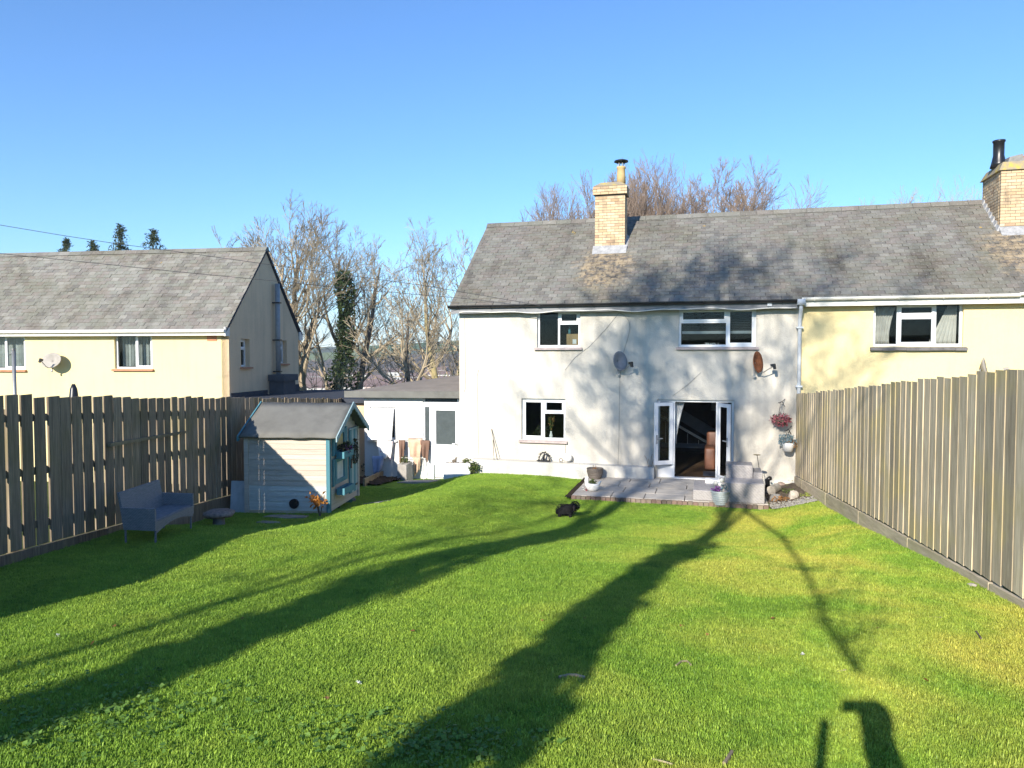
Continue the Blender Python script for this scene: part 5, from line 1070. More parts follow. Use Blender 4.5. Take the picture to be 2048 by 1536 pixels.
m = MB(); m.bb(-.36, .36, -.15, .15, -.35, -.05 + .2); m.bb(-.36, .36, -.15, -.11, .15, .26).bb(-.36, .36, .11, .15, .15, .26).bb(-.36, -.32, -.11, .11, .15, .26).bb(.32, .36, -.11, .11, .15, .26); m.build('trough', 'trough_white', t)
MB().bb(-.315, .315, -.105, .105, .15, .22).build('soil', 'soil_dry', t)
TM = Matrix.Translation((tp.x, tp.y + .12, tp.z)) @ Matrix.Rotation(R(6), 4, 'Z'); rr = random.Random(3)
for k in range(9):
    r_ = rr.uniform(.03, .055); q_ = TM @ Vector((-.28 + k * .068, rr.uniform(-.06, .06), .225 + r_ * .6)); single('pebble', MB().blob((0, 0, 0), (r_, r_ * .8, r_ * .65), rr, 8, 6, .1), 'stone_pale' if k % 2 else 'stone_grey', '%s pebble from the left lying in the white trough' % ('first', 'second', 'third', 'fourth', 'fifth', 'sixth', 'seventh', 'eighth', 'last')[k], 'pebble', 'pebbles in the white trough', loc=q_)
q_ = TM @ Vector((-.10, .0, .25)); single('bird_ornament', MB().blob((0, 0, .05), (.07, .045, .05), rr, 10, 7, .04).tube([(.04, 0, .07), (.05, 0, .14), (.10, 0, .15)], [.03, .028, .006], 8).tube([(0, 0, 0), (0, 0, .03)], .02, 6), 'bark', 'small dark bird ornament standing in the white trough', 'ornament', loc=q_)
herb(0, 0, (.10, .08, .08), 90, .07, 'bush_leaf', 'spiky green plant at the right end of the white trough', 51, d=TM @ Vector((.22, .03, .2))); herb(945, 938, (.18, .14, .17), 260, .07, 'bush_leaf', 'leafy green plant at the house corner beside the trough', 52, d=Vector((onY(947, 930, 18.5).x, 18.5, -.04)))
p = G(866, 958); single('wooden_post', MB().bb(-.03, .03, -.03, .03, -.1, .42), 'trough_white', 'short white post beside the clothes airer', 'post', loc=p)
# ================================================================== NEIGHBOUR'S GARDEN BITS
a = at(27, 700, 17.5); b = Vector((a.x + .02, a.y, -.6)); single('clothes_pole', MB().tube([b, a], [.045, .04], 10).tube([a, a + Vector((0, 0, .03))], .05, 10).tube([a + Vector((-.03, 0, -.05)), a + Vector((-.13, 0, -.12))], .012, 6), 'metal_pole', 'grey metal clothes pole rising above the picket fence', 'pole', smooth=True)
a = at(147, 768, 16); single('covered_parasol', MB().tube([Vector((a.x, a.y, -.4)), Vector((a.x, a.y, a.z - .6)), Vector((a.x, a.y, a.z - .1)), a], [.03, .13, .07, .03], 10), 'black_plastic', 'black cover of a folded parasol poking above the picket fence', 'parasol', smooth=True)
def wire(pts, label):
    single('overhead_wire', MB().tube([at(x, y, d) for x, y, d in pts], .0065, 5), 'cable', label, 'wire', 'overhead wires crossing the left house')
wire([(-260, 404, 15), (-120, 430, 15.5), (0, 450, 16), (120, 470, 16.4), (230, 487, 16.8), (345, 502, 17.2), (537, 529, 17.8), (700, 551, 18.4), (840, 570, 18.9), (960, 590, 19.2), (1080, 611, 18.9)], 'upper overhead wire crossing above the left house ridge to the white house')
wire([(-260, 474, 15), (-120, 493, 15.5), (0, 507, 16), (150, 522, 16.5), (350, 543, 17.2), (550, 562, 17.8), (740, 581, 18.5), (930, 597, 19.2), (1010, 606, 19.2)], 'lower overhead wire crossing the left house roof to the white house')
# ================================================================== INDOOR THINGS SEEN THROUGH DOORS AND WINDOWS
sfx = onY(1424, 935, 20.6).x; t = thing('armchair', 'brown leather armchair just inside the French doors', 'armchair', (sfx + .25, 20.75, 0))
def soft2(x0, x1, y0, y1, z0, z1, name, par, mat, bw=.06):
    o = MB().bb(x0, x1, y0, y1, z0, z1).build(name, mat, par, smooth=True); bv = o.modifiers.new('soft', 'BEVEL'); bv.width = bw; bv.segments = 3; return o
soft2(-.45, -.17, -.45, .45, .03, .62, 'arm', t, 'leather', .06); soft2(.5, .78, -.45, .45, .03, .62, 'arm', t, 'leather', .06); soft2(-.165, .495, -.42, .4, .05, .44, 'seat', t, 'leather'); soft2(-.4, .74, .455, .68, .05, 1.0, 'backrest', t, 'leather', .09)
t = thing('staircase', 'grey blue painted staircase at the back of the dark room', 'staircase', (-.4, 22.8, 0), world=True)
def bar(a, b, th, dp): 
    a, b = Vector(a), Vector(b); d = (b - a); n = Vector((-d.z, 0, d.x)).normalized() * th; return MB().hexa([tuple(p + o_ + Vector((0, y, 0))) for o_ in (-n, n) for y in (0, dp) for p in (a, b)])
bar((-1.75, 22.6, 1.85), (.45, 22.6, .55), .16, .05).build('stringer', 'stair_paint', t); bar((-1.75, 22.55, 1.45), (.35, 22.55, .28), .035, .05).build('handrail', 'white_gutter', t); bar((-1.75, 22.58, .40), (.5, 22.58, .40), .07, .05).build('base_rail', 'stair_paint', t)
for k in range(5): MB().bb(-1.6 + k * .32, -1.585 + k * .32, 22.57, 22.59, .45, 1.3 - k * .18).build('baluster', 'white_gutter', t)
single('picture', MB().bb(.05, .55, 24.14, 24.19, 1.35, 1.7), 'curtain_white', 'pale picture on the back wall of the dark room', 'picture'); single('door_casing', MB().bb(.6, .68, 24.12, 24.19, 0, 1.9), 'stair_paint', 'grey post at the back of the dark room', 'post')
single('rug', MB().bb(-.15, .75, 19.5, 20.25, .0, .012), 'rug', 'dark blue rug on the wooden floor inside the doors', 'rug', rz=0)
c_ = MB(); n_ = 14; vs2 = []
for j in range(9):
    v = j / 8
    for i in range(n_ + 1):
        u = i / n_; vs2.append((-.90 + u * (.06 + .26 * max(0, v - .35) ** 1.4 * 1.6), YF + .33 + .02 * math.sin(u * 20), .05 + 1.88 * v))
c_.add(vs2, [(j * (n_ + 1) + i, j * (n_ + 1) + i + 1, (j + 1) * (n_ + 1) + i + 1, (j + 1) * (n_ + 1) + i) for j in range(8) for i in range(n_)]); o = single('door_curtain', c_, 'curtain_white', 'white curtain tied back inside the left French door', 'curtain', smooth=True); o.modifiers.new('thick', 'SOLIDIFY').thickness = .006
single('ceiling_lamp', MB().lathe([(.02, .10), (.13, .06), (.15, .02), (.10, -.05), (.02, -.08)][::-1], (0, 0, 0), 16), 'white_gutter', 'white ceiling lamp inside the French doors', 'lamp', loc=(-.45, 20.6, 2.10), smooth=True)
t = thing('cardboard_box', 'brown cardboard box with white label behind the upper left window', 'box', (-3.50, YF + .40, 3.17)); MB().bb(-.16, .16, -.14, .14, -.6, .48).build('carton', 'cardboard', t); MB().bb(.0, .10, -.146, -.141, .22, .34).build('label', 'white_card', t)
single('bottle', MB().lathe([(.035, 0), (.035, .10), (.012, .14), (.012, .18)], (0, 0, 0), 12), 'teal_wood', 'small teal bottle standing on the cardboard box', 'bottle', loc=(-3.60, YF + .36, 3.652), smooth=True)
t = thing('venetian_blind', 'dark slatted blind half drawn in the upper right window', 'blind', (.15, YF + .30, 3.3), world=True); me = MB().box((0, 0, 0), (1.7, .05, .003)).mesh('slat', 'dark_slat')
for k in range(13): piece('slat', me, t, (.15, YF + .32, 4.24 - k * .042), (R(30), 0, 0))
MB().bb(-.70, 1.0, YF + .30, YF + .34, 3.63, 3.70).build('bottom_rail', 'curtain_white', t); MB().bb(-.70, 1.0, YF + .29, YF + .345, 4.245, 4.275).build('headrail', 'dark_slat', t)
cu = bpy.data.curves.new('word', 'FONT'); cu.body = 'LOVE'; cu.size = .14; cu.extrude = .012
to = bpy.data.objects.new('word_tmp', cu); COL.objects.link(to); bpy.context.view_layer.update()
mt = bpy.data.meshes.new_from_object(to.evaluated_get(bpy.context.evaluated_depsgraph_get())); bpy.data.objects.remove(to)
mt.transform(Matrix.Rotation(math.pi / 2, 4, 'X')); mt.transform(Matrix.Scale(-1, 4, (1, 0, 0))); mt.materials.clear(); mt.materials.append(M('white_paint')); mt.name = 'word_ornament'
o = bpy.data.objects.new('word_ornament', mt); COL.objects.link(o); o.location = (.20, YF + .22, 3.305); tag(o, 'white standing letters seen from behind on the upper right window sill', 'ornament')
t = thing('vase', 'white vase with tall dry stems behind the lower left window', 'vase', (-4.08, YF + .30, .87)); MB().lathe([(.035, 0), (.05, .08), (.025, .16), (.03, .2)], (0, 0, 0), 14).build('pot', 'white_ceramic', t, smooth=True); rr = random.Random(9)
b = MB()
for k in range(7): a = rr.uniform(-.5, .5); b.tube([(0, 0, .15), (a * .12, 0, .45), (a * .25, 0, .72)], .006, 4)
b.build('stem', 'bush_leaf', t); MB().leaves((0, 0, .5), (.09, .05, .28), 60, .06, rr).build('foliage', 'dead_leaf', t)
herb(0, 0, (.25, .12, .18), 220, .07, 'dark_leaf', 'dark leafy houseplant behind the lower left window', 61, 'houseplant', d=Vector((-4.35, YF + .55, .86)))
single('window_shelf', MB().bb(-4.75, -3.7, YF + .29, YF + .75, .80, .855), 'white_paint', 'window shelf inside the lower left window', 'shelf'); single('window_shelf', MB().bb(-.75, 1.05, YF + .19, YF + .277, 3.27, 3.30), 'white_paint', 'narrow shelf behind the upper right window', 'shelf')
# ================================================================== TREES
def grow(seed, H, r0, base_clear=.35, n1=11, lmax=.5, lv=4, up=.25, jit=.16, lean=(0, 0), ang=(30, 62), kids=(7, 6, 4), minr=.008, top=1.0, straight=False, nseg=14, norm=True, thin=.78):
    rr = random.Random(seed); tr, cr = MB(), MB()
    def br(p, d, r_, L, lvl, mb):
        n = max(3, min(9, int(L / .35))) if lvl > 0 else nseg; pts = [p]; rs = [r_]; dd = d.copy(); st = []
        for i in range(n):
            j = jit * (1.0 if lvl else (.15 if straight else .35)); dd = (dd + Vector((rr.gauss(0, j), rr.gauss(0, j), rr.gauss(0, j * .7) + up * (.35 if lvl else .08)))).normalized()
            p = p + dd * (L / n); pts.append(p); f = (i + 1) / n; rs.append(max(minr, r_ * (1 - .82 * f) if lvl else r_ * (1 - .80 * f ** 1.3))); st.append((p, dd.copy(), rs[-1], f))
        sides = (9, 6, 4, 3, 3, 3)[min(lvl, 5)]; mb.tube(pts, rs, sides, cap=lvl == 0)
        if lvl >= lv: return
        nk = n1 if lvl == 0 else kids[min(lvl - 1, len(kids) - 1)]
        for k in range(nk):
            lo = base_clear if lvl == 0 else .22
            f = lo + (1 - lo) * (k + rr.random()) / nk; idx = min(n - 1, int(f * n)); q_, dq, rq, _ = st[idx]
            fi = f * n - idx; q_ = pts[idx].lerp(pts[idx + 1], fi)
            a = R(rr.uniform(*ang)); az = rr.uniform(0, 6.28) if lvl else k * 2.4 + rr.uniform(-.5, .5); o_ = dq.orthogonal().normalized(); o_ = Quaternion(dq, az) @ o_
            nd = (dq * math.cos(a) + o_ * math.sin(a)).normalized(); 
            Lk = (H * lmax * (1 - .62 * (f - lo) / (1 - lo)) if lvl == 0 else L * rr.uniform(.42, .68) * (1 - .35 * f)) * rr.uniform(.8, 1.15)
            if Lk > .18: br(q_, nd, max(minr, min(rq * thin, (r_ * .5 if lvl == 0 else rq * .9 * thin))), Lk, lvl + 1, cr)
        if lvl > 0:    # tip forks
            for s_ in (-1, 1): 
                nd = (dd + Vector((rr.gauss(0, .35), rr.gauss(0, .35), rr.gauss(.1, .2)))).normalized()
                if L * .4 > .2 and lvl < lv: br(p, nd, rs[-1], L * .42, lvl + 1, cr)
    br(Vector((0, 0, -.5)), Vector((lean[0], lean[1], 1)).normalized(), r0, H * .92 * top + .5, 0, tr)
    zm = np.percentile(np.array([v_[2] for v_ in cr.v]), 99.7); k_ = H / zm
    if norm:
        for m_ in (tr, cr): m_.v = [(x * k_, y * k_, z * k_) for x, y, z in m_.v]
    return tr, cr
def tree(name, label, loc, tr, cr, bark, twig, group=None, rz=0, sc=1.0, cat='tree', ivy=None):
    t = thing(name, label, cat, loc, rz, group); t.scale = (sc, sc, sc)
    if isinstance(tr, MB): tr = tr.mesh('trunk', bark, smooth=True); cr = cr.mesh('crown', twig)
    for n_, m in (('trunk', tr), ('crown', cr)):
        o = bpy.data.objects.new(n_, m); COL.objects.link(o); o.parent = t
    if ivy: ivy.build('ivy', 'ivy', t)
    return t
def tz(p): return float(terrain_z(np.array(p.x), np.array(p.y)))
def bare_tree(px, top_y, d, seed, label, bark='bark_pale', twig='twig_grey', **kw):
    p = at(px, 700, d); p.z = tz(p) - .1; H = at(px, top_y, d).z - p.z; kw.setdefault('r0', .021 * H)
    tr, cr = grow(seed, H, **kw); return tree('bare_tree', label, p, tr, cr, bark, twig, 'bare trees behind the houses')
LN = dict(n1=10, lmax=.46, base_clear=.26, lv=4, kids=(6, 4, 3), ang=(22, 55), up=.20, minr=.010, thin=.80, jit=.11)
bare_tree(555, 440, 36, 1, 'bare grey tree rising just behind the gable ridge', **LN)
bare_tree(610, 408, 38, 22, 'tallest bare grey tree right of the gabled house', **{**LN, 'n1': 14})
bare_tree(655, 432, 40, 3, 'bare grey tree left of the ivy clad trunk', 'bark', 'twig_grey', **LN)
bare_tree(905, 440, 40, 5, 'bare tree against the left edge of the white house roof', 'bark_green', 'twig_grey', **{**LN, 'lean': (-.05, 0), 'n1': 14})
bare_tree(962, 470, 44, 16, 'bare tree partly hidden by the white house roof', 'bark_pale', 'twig_grey', **LN)
bare_tree(850, 555, 33, 27, 'leaning dark bare tree beside the white house wall', 'bark', 'twig_grey', **{**LN, 'lean': (-.22, .05), 'lmax': .42, 'n1': 8, 'kids': (6, 5, 3)})
BE = dict(n1=16, lmax=.66, base_clear=.22, lv=4, kids=(9, 7, 5), ang=(18, 46), up=.26, minr=.013, jit=.10, thin=.85)
bare_tree(1110, 395, 52, 31, 'bare reddish twigged tree left of the white house chimney', 'bark', 'twig_red', **BE); bare_tree(1215, 345, 54, 32, 'bare reddish twigged tree directly behind the chimney', 'bark', 'twig_red', **BE)
bare_tree(1330, 345, 56, 33, 'bare reddish twigged tree right of the chimney', 'bark', 'twig_red', **BE); bare_tree(1475, 335, 52, 44, 'tall round headed bare tree above the roof ridge', 'bark_pale', 'twig_red', **{**BE, 'lmax': .6, 'n1': 20, 'up': .2, 'ang': (22, 50)})
bare_tree(1845, 390, 80, 35, 'far bare tree whose twigs just clear the right ridge', 'bark_pale', 'twig_grey', **{**BE, 'kids': (7, 5, 3)}); bare_tree(1940, 382, 82, 36, 'far bare tree beside the right hand chimney', 'bark_pale', 'twig_grey', **{**BE, 'kids': (7, 5, 3)})
# ivy clad trunk
p = at(690, 700, 37); p.z = tz(p) - .1; H = at(690, 500, 37).z - p.z; tr, cr = grow(8, H, r0=.22, n1=8, lmax=.22, base_clear=.5, lv=3); rr = random.Random(2); iv = MB()
for k in range(5200):
    z = H * .90 * rr.random() ** .9; wd = .85 * (1 - .9 * z / H) ** .6 * (1 + .35 * math.sin(z * 2.1 + 1) * math.sin(z * .9)); a = rr.uniform(0, 6.28); w2 = wd * rr.random() ** .4; iv.leaf((w2 * math.cos(a) + .1 * math.sin(z), w2 * math.sin(a), z), .15, rr, .2, .8)
tree('ivy_tree', 'dark ivy clad tree trunk between the bare trees', p, tr, cr, 'bark', 'twig_grey', None, ivy=iv)
def conifer(px, top_y, d, seed, label, wid):
    p = at(px, 700, d); p.z = tz(p); H = at(px, top_y, d).z - p.z; rr = random.Random(seed); t = thing('conifer_tree', label, 'tree', p, 0, 'conifers behind the left house'); MB().tube([(0, 0, -.3), (0, 0, H * .95)], [.3, .03], 8).build('trunk', 'bark', t); l = MB(); zlo = H - 3.2
    for k in range(150):
        f = rr.random() ** 1.1; z = zlo + (H - zlo) * f; a = rr.uniform(0, 6.28); L = wid * (1 - f) ** .8 * rr.uniform(.3, 1.5) + .10
        for q_ in range(13):
            u = (q_ + 1) / 13; l.leaf((math.cos(a) * L * u, math.sin(a) * L * u, z + .25 * u - .45 * u * u * L), .20, rr, .4, .28)
    l.build('crown', 'conifer', t)
conifer(246, 458, 46, 1, 'pointed conifer top behind the left house ridge', 1.0); conifer(310, 466, 46, 2, 'broad conifer top behind the ridge, nearest the gable', 1.35); conifer(137, 484, 50, 3, 'small conifer tip farthest left behind the ridge', 1.2); conifer(190, 488, 50, 4, 'low conifer tip between the two left conifer tops', 1.0)
# thickets below the trees
def thicket(px, py, d, h, wid, n, seed, label, mat='bramble', leafy=0):
    p = at(px, py, d); p.z = tz(p) - .2; rr = random.Random(seed); t = thing('thicket', label, 'shrub', p, 0, 'thickets beyond the extension roof'); st = MB()
    for k in range(n):
        a = rr.uniform(0, 6.28); b0 = Vector((rr.gauss(0, wid * .4), rr.gauss(0, wid * .3), 0)); L = h * rr.uniform(.6, 1.15); dd = Vector((math.cos(a) * .5, math.sin(a) * .3, 1)).normalized(); pts = [b0]
        for i in range(6): dd = (dd + Vector((rr.gauss(0, .22), rr.gauss(0, .22), -.06 * i + rr.gauss(0, .1)))).normalized(); pts.append(pts[-1] + dd * L / 6)
        st.tube(pts, [.022, .02, .017, .014, .012, .010, .008], 3, False)
        for i in range(2, 6):
            for _ in range(3):
                d2 = Vector((rr.gauss(0, 1), rr.gauss(0, .6), rr.gauss(.3, .6))).normalized(); st.tube([pts[i], pts[i] + d2 * L * .14, pts[i] + d2 * L * .24 + Vector((0, 0, rr.uniform(-.1, .2)))], [.010, .008, .006], 3, False)
    st.build('stem', mat, t)
    if leafy: MB().leaves((0, 0, h * .5), (wid * .8, wid * .5, h * .5), leafy, .13, rr, .2).build('foliage', 'bush_leaf', t)
thicket(640, 740, 31, 5.2, 1.5, 50, 1, 'tangle of pale stems behind the dark flat roof'); thicket(705, 745, 32, 4.2, 1.3, 60, 2, 'tangle of yellowish stems round the ivy clad trunk'); thicket(790, 750, 33, 2.6, 1.6, 40, 3, 'pale bramble tangle above the extension roof', leafy=120)
thicket(855, 745, 32, 3.4, 1.3, 50, 4, 'olive green shrub above the extension roof', leafy=700); thicket(905, 740, 31, 4.4, .9, 40, 5, 'brown stemmed shrub against the white house corner', leafy=200)
# far town, wood
rr = random.Random(12); hw = {}
def far_house(px, d, wid, dep, wm, label, rz):
    p = at(px, 720, d); p.z = tz(p); t = thing('far_house', label, 'house', p, rz, 'houses of the far town'); h = 6.2
    key = (wm, wid)
    if key not in hw:
        a = MB().bb(-wid / 2, wid / 2, -dep / 2, dep / 2, -3, h).mesh('wall', wm)
        b = MB(); b.add([(-wid / 2 - .3, -dep / 2 - .4, h - .2), (wid / 2 + .3, -dep / 2 - .4, h - .2), (wid / 2 + .3, dep / 2 + .4, h - .2), (-wid / 2 - .3, dep / 2 + .4, h - .2), (-wid / 2 - .3, 0, h + 2.6), (wid / 2 + .3, 0, h + 2.6)], [(0, 1, 5, 4), (2, 3, 4, 5), (0, 4, 3), (1, 2, 5), (0, 3, 2, 1)]); b = b.mesh('roof', 'roof_tile_far')
        c = MB().bb(-.55, .55, -.06, .06, -.6, .6).mesh('window', 'window_far'); hw[key] = (a, b, c)
    a, b, c = hw[key]; piece('wall', a, t, (0, 0, 0)); piece('roof', b, t, (0, 0, 0))
    nw = max(2, int(wid / 3))
    for i in range(nw):
        for z in (1.4, 4.0): piece('window', c, t, (-wid / 2 + wid * (i + .5) / nw, -dep / 2, z))
words = ['white', 'cream', 'pinkish', 'pale']; spots = ['left of the ivy clad trunk', 'below the wooded bank', 'right of the ivy clad trunk', 'near the olive shrub']
k = 0
for row, d in enumerate((415, 445, 480, 520, 560)):
    for px in np.linspace(607, 912, 9 - row) + row * 9:
        k += 1; wm = 'wall_far_pink' if k % 5 == 0 else 'wall_far_white'
        rowname = ['nearest', 'second', 'third', 'fourth', 'farthest'][row]; n_ = int(round((px - 607 - row * 9) / (305 / max(1, 8 - row)))) + 1
        ordn = ['first', 'second', 'third', 'fourth', 'fifth', 'sixth', 'seventh', 'eighth', 'ninth'][min(8, n_ - 1)]
        far_house(px + rr.uniform(-6, 6), d + rr.uniform(-10, 10), (11, 16, 22)[k % 3], 9, wm, f'far {"pinkish" if wm.endswith("pink") else "white"} house, {ordn} from the left in the {rowname} row across the valley', R(15) + rr.uniform(-.5, .3))
wd = MB()
for k in range(1500):
    d = rr.uniform(560, 760); px = rr.uniform(560, 960); p = at(px, 700, d); z = tz(p); s_ = rr.uniform(2.2, 4.2); wd.blob((p.x, p.y, z + s_ * .8), (s_, s_, s_ * 1.2), rr, 6, 4, .3)
for k in range(130):
    d = rr.uniform(380, 560); px = rr.uniform(590, 930); p = at(px, 700, d); z = tz(p); s_ = rr.uniform(1.2, 3.0); wd.blob((p.x, p.y, z + s_ * .8), (s_, s_, s_ * 1.2), rr, 6, 4, .3)
o = wd.build('far_woodland', 'far_wood'); tag(o, 'brown leafless woodland on the far side of the valley', 'woodland', kind='stuff')
# trees standing behind the camera whose shadows cross the lawn and the walls
def ivy_sleeve(H0, H1, r_, n, seed, ln=0.0):
    rr = random.Random(seed); m = MB()
    for k in range(n):
        z = H0 + (H1 - H0) * rr.random(); a = rr.uniform(0, 6.28); w2 = r_ * (1 + .22 * math.sin(z * 2.3 + seed) + .12 * math.sin(z * 5.1)) * (.6 + .4 * rr.random()); m.leaf((w2 * math.cos(a) + ln * z, w2 * math.sin(a), z), .16, rr, .1, .8)
    return m
sd = Vector((math.sin(SUN_AZ), math.cos(SUN_AZ), 0))
def shade_base(px, py, Y):
    g_ = G(px, py); k_ = (Y - g_.y) / sd.y; p_ = g_ + sd * k_; p_.z = float(lawn_z(p_.x, p_.y)) - .1; return p_
SH = dict(straight=True, nseg=16, jit=.13, minr=.012, thin=.52)
pA = shade_base(1190, 1230, -3.6); pA.x += .13 * 4.4; trA, crA = grow(41, 16, .21, lean=(-.13, 0), base_clear=.45, n1=13, lmax=.38, lv=4, kids=(7, 5, 3), ang=(35, 68), up=.16, **SH)
tree('garden_tree', 'tall bare ivy trunked tree behind the viewpoint casting the middle shadow', pA, trA, crA, 'bark', 'bark', 'trees behind the viewpoint', ivy=ivy_sleeve(.3, 5.6, .27, 2000, 1, -.13))
pB = shade_base(430, 1292, -6.0); trB, crB = grow(52, 15.5, .28, base_clear=.50, n1=10, lmax=.30, lv=4, kids=(5, 4, 3), ang=(35, 66), up=.18, **SH)
tree('garden_tree', 'broad bare ivy trunked tree behind the viewpoint casting the left shadow', pB, trB, crB, 'bark', 'bark', 'trees behind the viewpoint', rz=1.0, ivy=ivy_sleeve(.3, 7, .37, 2600, 2))
pC = shade_base(700, 1135, -9.0); trC, crC = grow(63, 14, .075, base_clear=.24, n1=13, lmax=.26, lv=3, kids=(4, 3), ang=(35, 66), up=.18, **SH)
tree('garden_tree', 'slender bare tree behind the viewpoint casting thin broken shadows', pC, trC, crC, 'bark', 'bark', 'trees behind the viewpoint')
# low bough of the middle tree whose shadow curves down the right of the lawn
tA = [o_ for o_ in bpy.data.objects if o_.name.startswith('garden_tree') and o_.get('label', '').endswith('middle shadow')][0]
pts = []
for (px, py), hgt in zip(((1500, 1030), (1565, 1075), (1610, 1140), (1640, 1210), (1685, 1290), (1712, 1345)), (6.5, 6.0, 5.3, 4.7, 4.0, 3.4)):
    pts.append(G(px, py) - TRAVEL * (hgt / math.sin(SUN_EL)) - pA)
MB().tube([Vector((-.95, 0, 7.6))] + pts, [.06, .045, .038, .032, .026, .019, .008], 7).build('bough', 'bark', tA, smooth=True); rr = random.Random(4); tb = MB()
for q_ in pts:
    for _ in range(5):
        d2 = Vector((rr.gauss(0, 1), rr.gauss(0, 1), rr.gauss(.3, .5))).normalized(); L = rr.uniform(.4, 1.1); tb.tube([q_, q_ + d2 * L * .5, q_ + d2 * L + Vector((0, 0, .1))], [.012, .009, .006], 4)
tb.build('bough_twigs', 'bark', tA)
g_ = G(1650, 1442); tq = 5.3; bs = g_ - sd * tq * math.cos(SUN_EL); bs.z = float(lawn_z(bs.x, bs.y)); tp_ = g_ - TRAVEL * tq; single('washing_post', MB().tube([bs - Vector((0, 0, .1)), tp_], .03, 8), 'metal_pole', 'thin metal washing post standing behind the viewpoint', 'post')
# ================================================================== PERSON holding the phone behind the viewpoint
def skin(name, verts, edges, radii, mat, parent, sub=2, root=0):
    me = bpy.data.meshes.new(name); me.from_pydata(verts, edges, []); o = bpy.data.objects.new(name, me); COL.objects.link(o); o.parent = parent
    md = o.modifiers.new('skin', 'SKIN'); md.use_smooth_shade = True
    for i, r_ in enumerate(radii):
        rr_ = r_ if hasattr(r_, '__len__') else (r_, r_); me.skin_vertices[0].data[i].radius = rr_
    me.skin_vertices[0].data[root].use_root = True
    sm_ = o.modifiers.new('sub', 'SUBSURF'); sm_.levels = sub; sm_.render_levels = sub; me.materials.append(M(mat)); return o
fw = Vector((-math.sin(PSI), math.cos(PSI), 0)); pb = -fw * .21 + _R * .05; pz = float(lawn_z(pb.x, pb.y)); pe = thing('person', 'person in dark jacket holding up a phone at the viewpoint', 'person', (pb.x, pb.y, pz), PSI)
PH = CZ - pz
V = [(0, 0, .95), (0, 0, 1.10), (0, .01, 1.30), (0, .0, 1.45), (0, .02, 1.55), (0, .04, 1.70), (0, .05, 1.84), (.10, 0, .92), (.12, .02, .50), (.12, -.02, .08), (.13, .12, .03), (-.10, 0, .92), (-.12, .02, .50), (-.12, -.02, .08), (-.13, .12, .03), (.19, 0, 1.42), (.24, .06, 1.22), (.14, .14, 1.48), (.06, .165, PH - .03), (-.19, 0, 1.42), (-.25, .0, 1.16), (-.25, .08, .96), (-.24, .11, .86)]
E_ = [(0, 1), (1, 2), (2, 3), (3, 4), (4, 5), (5, 6), (0, 7), (7, 8), (8, 9), (9, 10), (0, 11), (11, 12), (12, 13), (13, 14), (3, 15), (15, 16), (16, 17), (17, 18), (3, 19), (19, 20), (20, 21), (21, 22)]
RD_ = [(.16, .12), (.15, .11), (.17, .12), (.14, .10), .055, .095, .075, (.09, .10), .065, .045, .035, (.09, .10), .065, .045, .035, .085, .075, .06, .042, .085, .075, .06, .042]
skin('body', V, E_, RD_, 'jacket', pe)
for sx, cx in ((1, .06),):
    vs3 = [(cx, .165, PH - .05)]; es3 = []; rs3 = [.028]
    for k in range(4):
        i0 = len(vs3); L = (.075, .085, .08, .062)[k]; z = PH - .045 + k * .017 - .02
        vs3 += [(cx - sx * .02, .178, z), (cx - sx * (.02 + L * .6), .182, z), (cx - sx * (.02 + L), .178, z)]; es3 += [(0, i0), (i0, i0 + 1), (i0 + 1, i0 + 2)]; rs3 += [.010, .009, .008]
    i0 = len(vs3); vs3 += [(cx, .165, PH - .025), (cx - sx * .03, .17, PH)]; es3 += [(0, i0), (i0, i0 + 1)]; rs3 += [.012, .010]; skin('hand', vs3, es3, rs3, 'skin', pe, 1)
hb = MB().blob((0, .04, 1.80), (.09, .105, .12), random.Random(1), 14, 10, .03); hb.build('hair', 'hair', pe, smooth=True)
phm = Matrix.Translation((pb.x, pb.y, pz)) @ Matrix.Rotation(PSI, 4, 'Z'); single('phone', MB().bb(-.085, .085, -.005, .005, -.04, .04), 'phone_black', 'phone held sideways in the raised hands of the person', 'phone', loc=phm @ Vector((-.05, .192, PH - .01)), rz=PSI)
# ================================================================== DOG
dp_ = G(1131, 1036); dg = thing('dog', 'small fluffy black dog standing on the lawn with its head turned aside', 'dog', dp_, PSI - .1)
V = [(-.10, 0, .16), (0, 0, .17), (.09, 0, .17), (.14, 0, .22), (.185, -.01, .245), (.235, -.02, .215), (-.155, 0, .14), (-.175, 0, .07), (-.11, -.055, .09), (-.125, -.055, .015), (-.11, .055, .09), (-.125, .055, .015), (.09, -.05, .09), (.095, -.05, .015), (.09, .05, .09), (.095, .05, .015)]
E_ = [(0, 1), (1, 2), (2, 3), (3, 4), (4, 5), (0, 6), (6, 7), (0, 8), (8, 9), (0, 10), (10, 11), (2, 12), (12, 13), (2, 14), (14, 15)]
skin('body', V, E_, [(.085, .09), (.09, .095), (.08, .09), .065, .072, .038, .045, .03, .045, .026, .045, .026, .04, .026, .04, .026], 'black_fur', dg)
rr = random.Random(6); fur = MB()
for k in range(2600):
    u = rr.random(); c = [Vector((-.10 + .22 * rr.random(), 0, .165)), Vector((.185, -.01, .245))][u > .72]; rad = (.098, .088, .098) if u <= .72 else (.075, .072, .075); d = Vector((rr.gauss(0, 1), rr.gauss(0, 1), rr.gauss(0, 1))).normalized(); q_ = c + Vector((d.x * rad[0], d.y * rad[1], d.z * rad[2]))
    if q_.z < .02: continue
    e_ = (d + Vector((rr.gauss(0, .5), rr.gauss(0, .5), rr.gauss(-.3, .4)))).normalized() * .035; o_ = e_.orthogonal().normalized() * .004; fur.add([q_ - o_, q_ + o_, q_ + e_], [(0, 1, 2)])
fur.build('fur', 'black_fur', dg)
